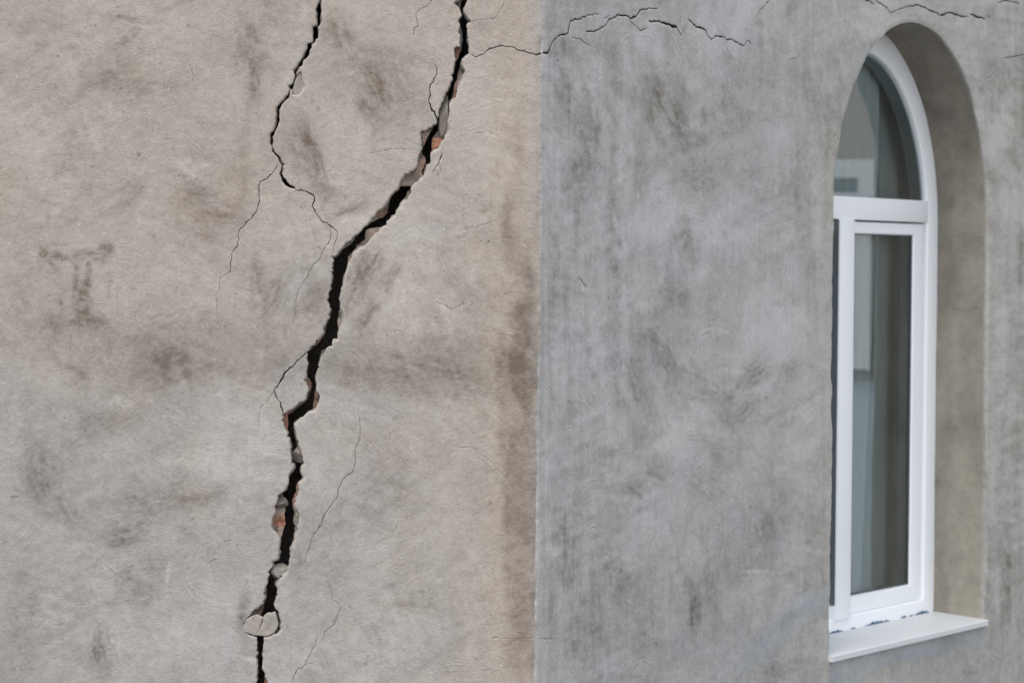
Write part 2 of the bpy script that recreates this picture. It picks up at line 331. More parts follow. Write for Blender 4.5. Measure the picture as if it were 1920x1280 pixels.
VR2 = zB([(1283,95),(1235,130),(1200,190),(1170,260),(1130,315),(1070,360),(970,378),(962,440),(905,480),(905,515),(872,530),(852,560),(840,640),(828,720),(810,760),(804,880),(792,910),(782,960),(790,1010),(782,1090),(730,1130),(682,1155),(667,1200)]) \
   + zC([(808,190),(802,300),(793,360),(772,400),(762,470),(765,508),(690,558),(655,572),(640,620),(645,690),(660,735),(662,770),(690,830),(696,880),(690,970),(658,985),(640,1060),(632,1120),(650,1200),(652,1250)]) \
   + zD([(700,370),(692,400),(684,480),(668,530),(640,575),(620,620),(608,700),(598,760),(590,800),(545,850),(526,990),(524,1100),(520,1190),(518,1280)]) + [(492, 1330), (489, 1480), (494, 1601)]
L2 = [(600, -310), (584, -180), (592, -45), (597, -15)] + zA([(545,0),(520,70),(525,120),(530,160),(500,172),(503,220),(505,255),(470,305),(445,350),(420,395),(380,455),(385,500),(370,540),(345,555),(350,595),(320,640),(285,670),(268,690),(270,740),(268,780),(250,840),(228,870),(228,920),(240,970),(275,1010),(300,1060),(290,1120),(316,1182),(345,1204),(385,1216)])
R2 = [(602, -311), (593, -180), (606, -45), (607, -15)] + zA([(565,0),(558,40),(555,90),(560,140),(548,165),(535,175),(538,230),(520,270),(485,320),(465,370),(440,410),(410,450),(395,490),(383,540),(365,580),(355,610),(335,640),(300,675),(292,720),(290,780),(270,830),(245,880),(248,940),(260,980),(295,1015),(312,1070),(302,1115),(332,1165),(352,1188),(390,1209)])
px1 = 1 / 1039.0                                        # one photo pixel on the tan wall
def Lp(p): return [L(x, y) for x, y in p]
def grow(l, r, w_): return [(x - w_, y) for x, y in l], [(x + w_, y) for x, y in r]
PL, PR = grow(PL, PR, 1.2); VL1, VR1 = grow(VL1, VR1, 2.0); VL2, VR2 = grow(VL2, VR2, 2.8); L2, R2 = grow(L2, R2, .8)
main_poly = rough_line(Lp(PL), .0042, .0015, seed=1) + rough_line(Lp(PR), .0042, .0015, seed=2)[::-1]
crack2 = rough_line(Lp(L2), .004, .0010, seed=3) + rough_line(Lp(R2), .004, .0010, seed=4)[::-1]
void1 = rough_line(Lp(VL1), .007, .0012, seed=5) + rough_line(Lp(VR1), .007, .0012, seed=6)[::-1]
void2 = rough_line(Lp(VL2), .007, .0012, seed=7) + rough_line(Lp(VR2), .007, .0012, seed=8)[::-1]
flake = zA([(374,548),(392,500),(410,468),(425,458),(440,500),(455,555),(440,590),(405,618),(365,608)])
hair = [  # (points in photo pixels, widths in photo pixels)
    (zB([(525,118),(580,130),(640,155),(650,190),(635,230),(660,275),(690,320),(745,350),(795,390),(797,430),(775,490),(762,546)]), [2.2,2,2.2,2,2,1.8,2,1.6,1.3,.7,.6,.7]),
    (zB([(755,365),(755,430),(715,500),(690,560),(640,615),(600,690),(550,760),(530,850),(515,1000)]), [.8,1.1,1.1,1.1,1,1,.9,.7,.3]),
    (zA([(278,1045),(272,1075),(245,1110),(205,1150),(160,1170),(155,1280)]), [1,1.2,1.6,1.5,1.5,1.6]),
    (zB([(294,172),(285,240),(245,310),(165,380),(160,480),(120,530),(110,650),(50,690),(40,770),(18,790),(30,990)]), [1.6,1.5,1.4,1.4,1.4,1.2,1,.6,.6,.5,.2]),
    (zB([(300,70),(290,110),(294,172)]), [1.5,1.6,1.6]),
    (zA([(1278,-10),(1250,30),(1190,65),(1165,90),(1170,130),(1182,170),(1155,185),(1150,240)]), [1.2,1.1,1.1,.9,.8,1,1.3,.5]),
    (zA([(1285,415),(1300,435),(1300,470),(1275,530),(1255,560),(1258,610),(1245,650),(1260,690),(1285,720),(1304,775)]), [.8,1.2,1.2,1.5,1.8,2,2,3,3.5,4]),
    (zA([(1335,985),(1325,1015),(1310,1050),(1270,1115)]), [3,2.6,1.6,.9]), (zA([(1318,1040),(1325,1100),(1300,1138)]), [.9,.8,.5]),
    (zA([(1504,343),(1550,370),(1600,350),(1640,315),(1700,298),(1780,305),(1850,330),(1920,345)]), [1.8,2,1.6,1.8,1.6,1.6,2.2,3]),
    ([(998, 101), (1006, 103), (1013, 101), (1018, 100.5)], [3.2, 3.6, 3, 3.2]),
    (zA([(1740,10),(1700,80),(1670,120),(1600,125),(1515,140)]), [.4,.5,.6,.5,.8]),
    (zC([(745,130),(715,160),(660,215),(600,265),(570,320),(533,378)]), [3.2,2.2,2.4,2.6,2.6,1.6]),
    (zC([(530,372),(550,440),(570,460),(585,545)]), [1.8,1.8,2.4,2.2]),
    (zC([(535,375),(490,450),(440,490),(430,580),(425,670)]), [.7,.6,.6,.4,.2]),
    (zC([(1065,505),(1070,540),(1080,640),(1080,700),(1050,750),(1055,840),(1030,910),(975,950),(940,1020),(930,1080),(880,1140),(840,1210),(812,1280)]), [.3,.7,.8,1,1.3,1.1,1.2,1.4,1.5,1.5,1.5,1.4,1.3]),
    (zD([(889,262),(875,300),(850,320),(825,400),(800,480),(793,515)]), [1.3,1.2,1.1,1.1,1,.5]),
    (zD([(935,620),(965,700),(970,750),(1020,770),(1015,820),(980,910),(920,950),(900,1030)]), [.3,.6,.6,.9,1,1,.9,.5]),
    (zD([(878,975),(860,1040),(820,1110),(800,1160),(740,1200),(705,1285)]), [.7,1,1,1.1,1.1,1]),
    (zD([(270,372),(310,362),(350,385),(375,440)]), [.9,.9,.8,.3]), (zD([(175,500),(210,486),(255,486)]), [.4,.5,.3]),
    (zB([(1430,840),(1500,870),(1540,890),(1590,865),(1620,820)]), [.6,.7,.9,.8,.4]), (zB([(1535,890),(1533,930)]), [.6,.3]),
    (zB([(1600,380),(1700,360),(1830,320)]), [.3,.4,.4]), (zB([(1745,470),(1800,440),(1850,432),(1920,440)]), [.3,.4,.4,.4]),
    (zA([(870,985),(960,970),(1000,958),(1170,962)]), [.2,.3,.2,.15]), (zA([(1540,860),(1640,850),(1690,880)]), [.2,.25,.2]),
    ([(922, 1196), (955, 1197), (985, 1195), (1004, 1196)], [.25, .35, .4, .35]),
    ([(851, 837), (880, 838), (905, 846)], [.3, .35, .2]),
    (zA([(500,690),(498,640)]), [.6, .3]), ([(170, 162), (178, 158)], [.9, .4]), ([(360, 128), (362, 155)], [1.0, .5]),
    (zD([(600,905),(618,935),(600,965)]), [.5,.6,.4]),
]
L_hairs = [slit(Lp(p), [w_ * px1 * (.65 if max(ws) < 1.6 else .92) for w_ in ws], seed=40 + i) for i, (p, ws) in enumerate(hair)]
def z8(p): return [(960 + x * .3125, y * .3125) for x, y in p]
def z5(p): return [(1480 + x * .375, y * .375) for x, y in p]
rhair = [
    (z8([(186,320),(215,318),(240,260),(285,215),(340,195),(352,130),(400,115),(465,90),(515,88)]), [3.4,3,2.2,2.4,2,1.8,1.8,1.4,.6]),
    (z8([(440,190),(490,190),(540,165),(580,115),(610,108),(625,92),(680,95),(705,115),(740,100),(770,60),(820,50),(870,55),(895,10)]), [1.8,1.8,2,2.2,2,2.4,2.4,3.2,2.4,1.8,1.4,.8,.6]),
    (z8([(700,118),(740,160),(770,188),(805,168)]), [1.4,1.4,1.8,1.2]),
    (z8([(813,132),(870,130),(930,145),(990,165)]), [2.4,2.8,3,5]), (z8([(985,163),(1012,217),(1045,150)]), [3.4,1.2,.6]), (z8([(1018,88),(1002,160)]), [.7,.8]),
    (z8([(1055,120),(1100,155),(1160,180),(1195,242),(1230,218),(1285,228)]), [2.8,2.4,2.6,1.6,2.2,2.6]),
    (z8([(1285,238),(1320,240),(1385,278)]), [2.2,2,2.6]), (z8([(1385,278),(1410,245),(1435,270)]), [.9,2,2.2]),
    (z8([(360,230),(400,235),(440,260),(470,285)]), [.8,1.2,1,.7]), (z8([(352,130),(358,105),(345,190)]), [.5,.5,.5]),
    (z8([(1450,160),(1475,85),(1550,0)]), [.8,.9,1.6]), (z8([(540,120),(580,98)]), [.6,.8]),
    (z5([(385,0),(430,18)]), [2.6,1.6]), (z5([(440,5),(495,40),(510,68),(560,45),(645,25),(700,50),(760,78),(800,62),(830,75),(870,88),(893,85)]), [2.2,2.4,1.4,1.6,2.2,2.4,2.8,3.2,2.6,3,1.4]),
    (z5([(900,72),(975,98)]), [3.6,3.2]), (z5([(985,85),(1003,82)]), [1.6,2]), (z5([(1035,15),(1085,5),(1150,22)]), [2,1.8,2]),
    (z5([(1065,288),(1100,290),(1173,272)]), [1.2,1.6,1.4]), (z5([(1003,82),(1035,15)]), [.5,.7]),
    (z5([(975,410),(1020,370),(1035,345)]), [.5,.8,.5]), (z5([(0,302),(40,290),(60,270)]), [.5,.9,.5]),
    ([(1085, 522), (1093, 530), (1100, 542)], [1, 1.2, .9]),
    ([(1010, 1196), (1045, 1198)], [.3, .2]), ([(1468, 1150), (1462, 1190)], [.7, .5]),
]
def Rpx(p): return [Rw(x, y) for x, y in p]
pxr = 1 / 834.0
R_hairs = [slit(Rpx(p), [w_ * pxr * 1.05 for w_ in ws], seed=140 + i, step=.006, amp=.001) for i, (p, ws) in enumerate(rhair)]

# ------------------------------------------------------------------ building
def empty(name, loc, label, cat, group=None):
    o = bpy.data.objects.new(name, None); COL.objects.link(o); o.location = loc
    o['label'] = label; o['category'] = cat
    if group: o['group'] = group
    return o
bld = empty('plastered_building', (0, 0, 0), 'plastered building with a deeply cracked tan wall and an arched window in its grey wall', 'building')
WL, HT = -3.6, 4.2
zc = np.unique(np.round(np.concatenate([np.arange(0, .75, .06), np.arange(.75, 2.45, .003), np.arange(2.45, HT, .06), [HT]]), 5))
outerL = [(XC, z) for z in zc] + [(x, HT) for x in np.arange(XC - .1, WL, -.1)] + [(WL, HT)] + [(WL, z) for z in np.arange(HT - .1, .05, -.1)] + [(WL, 0)] + [(x, 0) for x in np.arange(WL + .1, XC - .05, .1)]
x0, x1 = L(-60, 0)[0], XC - .002; z0, z1 = .88, 2.26
P = np.concatenate([grid_pts(x0, x1, z0, z1, .003, .003), grid_pts(WL + .03, x0, .03, HT, .06, .06), grid_pts(x0, XC - .03, .03, z0, .06, .06), grid_pts(x0, XC - .03, z1, HT, .06, .06)])
flake_h = rough_line(Lp(flake), .004, .0004, True, 9)
holesL = [main_poly, crack2, flake_h] + L_hairs
V, F, B = sheet(outerL, holesL, P)
mains = [main_poly, crack2, flake_h]
def corner_round(dist, z):
    r = .0024 + .0026 * fbm(z * 7, z * 0, 71, 3) + .0022 * fbm(z * 45, z * 0, 75, 3)
    return np.clip(r, .0002, .009) * np.clip(1 - dist / .013, 0, 1) ** 2
bis = (Vector((0, 1, 0)) + nin).normalized()
def left_pos(V, depth):
    X, Z = V[:, 0].copy(), V[:, 1]
    y = .0035 * fbm(X * 5, Z * 5, 21, 3) * np.clip((XC - X) / .05, 0, 1) + depth
    r = corner_round(XC - X, Z)
    return np.c_[X + bis.x * r, y + bis.y * r, Z]
# chipped rim next to the wide cracks
isB = np.zeros(len(V), bool); isB[B.ravel()] = True
mainset = {(round(p[0], 5), round(p[1], 5)) for h in mains for p in h}
isM = np.array([isB[i] and (round(V[i, 0], 5), round(V[i, 1], 5)) in mainset for i in range(len(V))])
nb = np.zeros_like(V)                                   # direction into the hole
d = V[B[:, 1]] - V[B[:, 0]]; q = np.c_[d[:, 1], -d[:, 0]]; q /= np.maximum(np.linalg.norm(q, axis=1, keepdims=True), 1e-9)
np.add.at(nb, B[:, 0], q); np.add.at(nb, B[:, 1], q); nb /= np.maximum(np.linalg.norm(nb, axis=1, keepdims=True), 1e-9)
dep = np.where(isM, .0012 * np.abs(fbm(V[:, 0] * 150, V[:, 1] * 150, 31, 2)), 0)
front = left_pos(V, dep)
bi = np.unique(B); mp = -np.ones(len(V), int); mp[bi] = np.arange(len(bi))
out = np.where(isM[bi], np.clip(.0022 + .0026 * fbm(V[bi, 0] * 60, V[bi, 1] * 60, 33, 3), .0002, .006), 0)
out *= np.where(nb[bi, 0] < -.1, 1.35, .55)              # the right-hand lip is broken back more
rows = [front]; fs4 = []; base = 0; prev = np.arange(len(V))
for k, (f_, dd) in enumerate(((.35, .005), (.8, .012), (1.0, .019))):
    pos = front[bi].copy(); jit = fbm(V[bi, 0] * 130 + k * 9, V[bi, 1] * 130, 36, 2) * np.where(isM[bi], .0012, 0)
    pos[:, 0] += nb[bi, 0] * (out * f_ + jit); pos[:, 2] += nb[bi, 1] * (out * f_ + jit); pos[:, 1] += dd
    off = sum(len(r) for r in rows); rows.append(pos); cur = off + mp
    fs4.append(np.c_[prev[B[:, 1]], prev[B[:, 0]], cur[B[:, 0]], cur[B[:, 1]]]); prev = cur
VV = np.concatenate(rows); F4 = np.concatenate(fs4)

def wall_coords(X, Y, Z): return project(X, Y, Z)
px, py = project(VV[:, 0], VV[:, 1], VV[:, 2])
def strokes(px, py, n, seed, L0, L1, W0, W1, ang, spread, box):
    """short curved trowel and rubbing marks, splatted on a raster and read back at the vertices"""
    r = random.Random(seed); res = 2.0
    bx0, by0, bx1, by1 = box; w_ = int((bx1 - bx0) / res) + 2; h_ = int((by1 - by0) / res) + 2
    img = np.zeros((h_, w_))
    for _ in range(n):
        x, y = r.uniform(bx0, bx1), r.uniform(by0, by1); l = r.uniform(L0, L1); a = math.radians(ang(x, y) + r.gauss(0, spread)); cur = r.gauss(0, .012)
        wd = r.uniform(W0, W1); am = r.uniform(-.6, 1.0); steps = max(4, int(l / 2))
        for k in range(steps):
            x += math.cos(a) * 2; y += math.sin(a) * 2; a += cur
            i, j = int((y - by0) / res), int((x - bx0) / res)
            if 0 <= i < h_ and 0 <= j < w_: img[i, j] += am * wd * math.sin(math.pi * (k + .5) / steps)
    k = np.array([.25, .5, .25])
    img = np.apply_along_axis(lambda v: np.convolve(v, k, 'same'), 0, img); img = np.apply_along_axis(lambda v: np.convolve(v, k, 'same'), 1, img)
    gx = np.clip((px - bx0) / res, 0, w_ - 2.001); gy = np.clip((py - by0) / res, 0, h_ - 2.001); ix, iy = gx.astype(int), gy.astype(int); fx, fy = gx - ix, gy - iy
    v = (img[iy, ix] * (1 - fx) + img[iy, ix + 1] * fx) * (1 - fy) + (img[iy + 1, ix] * (1 - fx) + img[iy + 1, ix + 1] * fx) * fy
    return np.where((px > bx0) & (px < bx1) & (py > by0) & (py < by1), v, 0)

BL = [(320,650,290,62,4,.40),(330,695,70,50,0,.22),(460,660,110,40,0,.15),(760,690,210,50,-3,.4),(860,720,80,30,0,.14),
 (395,395,70,55,0,.24),(370,440,50,40,0,.16),(450,300,10,60,6,.2),(478,130,13,110,8,.32),(470,60,12,60,-20,.22),(450,110,16,20,0,.25),(400,110,60,60,0,.14),
 (220,150,60,80,0,.12),(230,75,26,14,-30,.28),(240,33,60,6,8,.3),(340,10,50,6,-15,.3),(60,30,60,30,0,.14),(130,60,30,20,0,.12),(40,170,50,40,0,.12),(250,165,90,25,0,.16),(400,250,60,40,0,.14),(320,230,50,50,0,.1),(390,290,50,8,0,.2),(240,360,25,35,30,.14),(150,390,30,30,0,.14),(91,404,5,8,0,.4),
 (590,310,14,75,-16,.42),(575,290,26,60,-12,.2),(545,245,25,40,-20,.25),(640,120,28,60,10,.18),(640,60,20,40,0,.18),
 (700,165,26,70,-18,.3),(745,160,34,60,-25,.26),(700,225,16,50,-20,.3),(740,225,20,50,-25,.22),(690,110,30,20,0,.22),(770,110,40,20,0,.16),
 (688,508,34,44,28,.46),(712,560,12,75,32,.3),(690,600,26,22,20,.25),(660,560,16,40,25,.2),(600,565,36,55,20,.3),(530,560,60,40,0,.14),
 (660,395,40,9,-14,.42),(630,372,10,18,0,.25),(478,520,8,55,4,.34),(497,570,8,50,-6,.26),(520,545,22,45,-25,.22),(560,480,20,40,0,.16),
 (75,880,32,70,0,.34),(115,930,50,80,-15,.22),(55,780,16,80,0,.14),(140,700,34,22,20,.3),(190,790,62,32,0,.24),(300,680,40,40,0,.16),(300,945,100,34,-6,.26),(240,1005,40,24,0,.32),(330,900,50,14,-8,.2),(180,1078,18,6,8,.5),(192,1133,20,5,-12,.45),(265,1090,46,34,-10,.3),(190,1220,24,45,-8,.4),(50,1150,24,90,0,.24),(20,1240,40,60,0,.2),(30,1030,50,60,0,.16),(410,925,36,16,-10,.22),(330,990,40,30,0,.16),(335,830,60,20,-25,.14),
 (953,400,9,40,4,.5),(960,450,15,26,0,.5),(968,500,20,40,0,.2),(988,640,20,150,0,.5),(985,590,14,90,0,.3),(978,700,24,90,2,.4),(972,800,24,80,0,.36),(984,1000,26,330,0,.22),(950,830,16,70,0,.32),(975,960,26,110,0,.42),(985,1150,24,160,0,.42),(940,740,8,90,0,.3),(952,980,9,120,0,.26),(1000,880,8,200,0,.2),(908,395,7,7,0,.45),(920,370,4,36,0,.2),(975,300,10,50,0,.25),(932,310,4,20,0,.3),(996,520,9,60,0,.3),
 (456,1150,11,44,6,.75),(466,1226,11,34,0,.5),(830,850,14,9,0,.25),(715,1200,12,8,30,.3),(780,1140,60,14,4,.14),(600,1080,40,30,0,.18),(560,1050,12,40,10,.2),
 (640,1010,120,90,-60,.08),(720,920,60,90,30,.1),(830,1060,80,60,0,.08)]
def tee(px, py):
    """rubbed T-shaped smear of old dirt"""
    x = px + 5 * fbm(px / 24, py / 24, 401, 3); y = py + 4 * fbm(px / 24, py / 24, 402, 3)
    box_ = lambda a, b, c, d_, e: sstep(a - e, a + e, x) * sstep(b + e, b - e, x) * sstep(c - e, c + e, y) * sstep(d_ + e, d_ - e, y)
    bar = box_(78, 200, 470, 488, 9) * .8; top = box_(78, 128, 454, 458, 3) * .5; horn = box_(186, 214, 456, 474, 7) * .8; lip = box_(74, 92, 460, 482, 6)
    wing = (1 - sstep(0, 9, np.abs((px - 92) * .8 - (py - 488) * .55))) * sstep(480, 488, py) * sstep(520, 505, py) * .7
    s1 = box_(136, 146, 492, 560, 5) * .7; s2 = box_(158, 170, 488, 560, 5) * .8; stem = box_(138, 172, 530, 610, 9) * .75
    foot = box_(84, 196, 588, 612, 14) * .5; l2 = box_(108, 118, 560, 610, 5) * .5; r2 = box_(199, 210, 520, 560, 6) * .45; r3 = box_(221, 226, 535, 555, 4) * .4
    m = np.maximum.reduce([bar, top, horn, lip, wing, s1, s2, stem, foot, l2, r2, r3])
    return m * np.clip(.75 + .45 * fbm(px / 14, py / 5, 404, 3) + .3 * fbm(px / 4, py / 5, 405, 2), .1, 1.4)
def scuffs(px, py, lst, seed):
    """patches of dirt caught in the trowel ridges: crisp directional streaks inside soft limits"""
    D = np.zeros_like(px)
    for k, (cx, cy, rx, ry, rot, amp) in enumerate(lst):
        R = 2.0 * max(rx, ry); m = (np.abs(px - cx) < R) & (np.abs(py - cy) < R)
        if not m.any(): continue
        a = math.radians(rot); c, s_ = math.cos(a), math.sin(a); dx_, dy_ = px[m] - cx, py[m] - cy
        x = dx_ * c + dy_ * s_; y = -dx_ * s_ + dy_ * c
        w1 = fbm(px[m] / 35, py[m] / 35, seed + k, 4)
        q = np.sqrt((x / rx) ** 2 + (y / ry) ** 2) + .45 * w1
        y2 = y + .0022 * x * x * (1 if k % 2 else -1) * 30 / rx
        stk = fbm(x / 26, y2 / 5.5, seed + 50 + k, 3) + .5 * fbm(x / 9, y2 / 4, seed + 90 + k, 2)
        D[m] += amp * (1 - sstep(.35, 1.25, q)) * np.clip(.5 + .95 * stk, 0, 1.7)
    return D
SL = [(690,508,55,34,-62,.62),(712,560,80,14,-58,.45),(660,565,45,20,-60,.4),(600,560,60,36,-65,.3),(594,310,85,16,72,.6),(572,270,70,26,78,.36),(705,160,80,26,64,.42),(745,165,70,34,60,.36),(690,220,50,14,60,.4),(660,394,44,10,-16,.6),(640,60,60,30,80,.3),(477,130,115,14,84,.45),(460,90,60,14,70,.3),(395,395,75,50,20,.34),(360,350,60,40,-20,.22),(450,300,70,9,84,.3),(480,530,60,10,86,.42),(520,545,55,22,-60,.34),(545,600,50,20,-70,.22),(235,72,34,14,-30,.4),(245,34,60,7,8,.45),(230,160,90,50,10,.2),(60,60,60,40,10,.16),(250,365,45,20,-50,.24),(320,600,60,20,-10,.3),(330,690,60,40,-20,.3),(140,700,40,24,20,.34),(190,790,65,32,-30,.26),(80,890,70,32,75,.34),(120,930,80,30,60,.24),(300,945,110,30,-8,.32),(240,1005,44,24,-10,.4),(265,1090,56,40,-15,.3),(195,1220,48,26,80,.4),(50,1150,90,26,84,.26),(410,925,40,18,-20,.26),(820,690,90,26,12,.34),(700,700,70,30,10,.24),(720,920,90,60,-50,.16),(620,1000,90,40,-60,.16),(800,1140,70,16,4,.22),(560,1060,40,12,80,.3),(780,120,60,30,30,.2),(850,620,70,40,-20,.14)]
SR = [(1268,215,95,24,62,.62),(1222,200,95,16,74,.42),(1300,265,60,26,50,.4),(1110,235,115,18,86,.46),(1062,200,130,16,90,.42),(1150,430,120,16,88,.4),(1085,400,120,16,90,.36),(1042,480,90,10,90,.5),(1285,470,70,28,80,.6),(1262,560,40,28,40,.5),(1300,345,50,18,10,.3),(1242,660,50,26,60,.46),(1318,718,50,26,35,.66),(1310,750,44,14,20,.5),(1405,706,46,22,-50,.8),(1385,765,40,32,-40,.55),(1180,720,70,32,75,.5),(1100,690,110,14,72,.36),(1500,340,80,22,88,.36),(1515,500,70,14,90,.32),(1480,692,50,22,-20,.3),(1190,920,20,14,30,.6),(1052,990,110,24,84,.46),(1056,1032,50,12,88,.46),(1240,882,40,24,30,.4),(1330,912,60,26,20,.44),(1430,990,60,42,70,.5),(1300,1140,64,15,86,.66),(1334,1110,80,12,88,.44),(1150,1080,80,26,70,.42),(1200,1160,70,50,60,.26),(1120,1150,90,18,84,.34),(1076,1210,50,24,88,.36),(1520,1060,100,24,86,.26),(1170,300,100,30,60,.3),(1380,330,70,40,-30,.22),(1430,130,70,40,20,.2),(1360,560,60,40,-40,.2),(1440,870,60,40,50,.24),(1890,1050,110,10,86,.5),(1915,480,70,9,90,.42),(1900,270,120,14,78,.4),(1560,240,120,26,82,.28)]
LLt = [(430,845,80,60,-25,-.28),(220,755,24,14,-10,-.4),(350,310,28,30,0,-.3),(640,270,60,70,0,-.22),(250,560,90,60,0,-.16),(400,560,60,60,0,-.16),(100,300,80,60,0,-.1),(750,560,30,25,-30,-.3),(740,610,120,30,-10,-.12),(700,760,130,40,0,-.16),(800,450,80,90,0,-.1),(560,110,40,60,0,-.14),(550,520,20,60,10,-.35),(660,420,30,30,0,-.2),(480,1180,120,80,0,-.1),(360,1200,80,60,0,-.12),(315,1078,3,22,8,-.6),(352,298,5,3,0,-.5),(880,200,90,120,0,-.12),(600,800,60,60,0,-.14),(480,40,20,40,0,-.2),(470,1235,14,5,0,-.6)]
def brush(px, py, angs, la, lb, seed, amp):
    """strokes of a few fixed directions, each in its own irregular areas"""
    tot = 0
    for k, an in enumerate(angs):
        c, s_ = math.cos(an), math.sin(an)
        area = sstep(-.15, .45, fbm(px / 190 + 5 * k, py / 190, seed + 40 + k, 3))
        tot = tot + amp * area * fbm((px * c + py * s_) / la, (-px * s_ + py * c) / lb, seed + k * 3, 4)
    return tot
def left_stain(px, py):
    D = .36 + .11 * fbm(px / 240, py / 240, 1, 4) + .08 * fbm(px / 70, py / 70, 5, 4) + .07 * fbm(px / 26, py / 18, 9, 3)
    # slow swirling brush direction
    D += brush(px, py, (.35, -.55, 1.2), 70, 12, 60, .10)
    D += (.07 + .12 * np.clip(D, 0, 1)) * fbm(px / 5.5, py / 4.5, 64, 2)
    D += blobs(px, py, BL, 0, .40) * .72 + blobs(px, py, LLt, 5, .3) * .8 + .85 * tee(px, py) + scuffs(px, py, SL, 500) * .74
    D += strokes(px, py, 5200, 5, 14, 70, .03, .20, lambda x, y: 25 * math.sin(x / 170 + 1) + 30 * math.cos(y / 210) - 20, 28, (-60, -40, 1012, 1320))
    D = np.clip(D, 0, 1.25)[:, None]
    light = np.array([.408, .366, .328]); dark = np.array([.200, .168, .140])
    colr = light * (1 - D) + dark * D
    cool = np.clip(.16 + .42 * sstep(500, 1100, py) * sstep(1000, 300, px) + .14 * fbm(px / 200, py / 200, 77, 3) - .45 * sstep(820, 960, px) - .12 * (py < 420), 0, 1)[:, None]
    lum = colr.mean(1, keepdims=True)
    colr = colr * (1 - cool) + (lum * np.array([1.0, .995, .985])) * cool
    warm = (sstep(860, 940, px) * .4 + .35 * sstep(.2, .9, fbm(px / 120, py / 120, 88, 3)))[:, None]
    kc = (.45 * sstep(992, 1010, px + 5 * fbm(px / 8, py / 26, 192, 3)))[:, None]
    colr = colr * (1 - kc) + lum * np.array([1.02, 1.0, .985]) * kc
    return colr * (1 + warm * np.array([.045, -.005, -.06]))
rim = np.zeros(len(VV)); rim[:len(V)][isM] = 1
st = left_stain(px, py)
tone = .5 + .5 * fbm(px / 9, py / 9, 99, 3)
lip = np.array([.46, .41, .36])
st = st * (1 - .35 * rim[:, None]) + lip * .35 * rim[:, None]
me = mesh_np('wall', VV, F, F4, np.r_[np.zeros(len(F)), np.ones(len(F4))])
set_attr(me, 'stain', st, 'FLOAT_COLOR')
set_attr(me, 'flat', np.c_[VV[:, 0], VV[:, 2], np.zeros(len(VV))], 'FLOAT_VECTOR')
wallL = link('wall', me, bld, [M_TAN, M_BROKEN]); wallL['label'] = 'tan plastered wall split by a deep crack'

# masonry behind the plaster, with the black gap right through it
P = [grid_pts(WL + .05, XC - .08, .05, HT - .03, .08, .08)]
for p0, p1 in (((845, -40), (890, 140)), ((770, 130), (880, 300)), ((700, 250), (850, 420)), ((600, 380), (760, 640)), ((540, 600), (660, 800)), ((500, 760), (600, 1020)), ((440, 980), (580, 1340)), ((480, -40), (640, 400))):
    a, b = L(*p0), L(*p1); P.append(grid_pts(a[0], b[0], b[1], a[1], .0035, .0035))
outM = [(XC - .045, 0), (XC - .045, HT), (WL, HT), (WL, 0)]
Vm, Fm, Bm = sheet(outM, [void1, void2, crack2], np.concatenate(P))
def mason_y(X, Z):
    bz = (Z - .02) / .075; mort = np.abs(bz - np.round(bz)) < .09
    fx, fy = project(X, X * 0, Z)
    hollow = .05 * np.exp(-(((fx - 514) / 18) ** 2 + ((fy - 1172) / 26) ** 2) ** 2)
    return .0195 + hollow + .004 + .0045 * fbm(X * 40, Z * 40, 41, 4) + .002 * mort + .0025 * fbm(X * 160, Z * 160, 46, 2)
fr = np.c_[Vm[:, 0], np.maximum(.0192, mason_y(Vm[:, 0], Vm[:, 1])), Vm[:, 1]]
nbm = np.zeros_like(Vm); d = Vm[Bm[:, 1]] - Vm[Bm[:, 0]]; q = np.c_[d[:, 1], -d[:, 0]]; q /= np.maximum(np.linalg.norm(q, axis=1, keepdims=True), 1e-9)
np.add.at(nbm, Bm[:, 0], q); np.add.at(nbm, Bm[:, 1], q); nbm /= np.maximum(np.linalg.norm(nbm, axis=1, keepdims=True), 1e-9)
bi = np.unique(Bm); mp = -np.ones(len(Vm), int); mp[bi] = np.arange(len(bi)); rows = [fr]; fs4 = []; prev = np.arange(len(Vm))
for k, dd in enumerate((.012, .03, .06, .11, .2)):
    pos = fr[bi].copy(); pos[:, 1] += dd; uc = min(.011, max(0, dd - .004) * .45); pos[:, 0] -= nbm[bi, 0] * uc; pos[:, 2] -= nbm[bi, 1] * uc
    pos[:, 0] += .003 * fbm(Vm[bi, 1] * 45 + k * 7, Vm[bi, 0] * 45, 47, 3); pos[:, 2] += .003 * fbm(Vm[bi, 1] * 60 + k * 5, Vm[bi, 0] * 60, 48, 2)
    off = sum(len(r) for r in rows); rows.append(pos); cur = off + mp
    fs4.append(np.c_[prev[Bm[:, 1]], prev[Bm[:, 0]], cur[Bm[:, 0]], cur[Bm[:, 1]]]); prev = cur
back = np.array([(WL, .235, 0), (XC - .2, .235, 0), (XC - .2, .235, HT), (WL, .235, HT)]); off = sum(len(r) for r in rows); rows.append(back)
fs4.append(np.array([[off, off + 1, off + 2, off + 3]]))
VM = np.concatenate(rows); F4 = np.concatenate(fs4)
px, py = project(VM[:, 0], VM[:, 1], VM[:, 2])
mcol = np.array([.215, .19, .163]) * (1 + .25 * fbm(px / 30, py / 30, 51, 3))[:, None]
brick = np.array([.40, .185, .125]); pale = np.array([.43, .33, .27]); brown = np.array([.20, .12, .085])
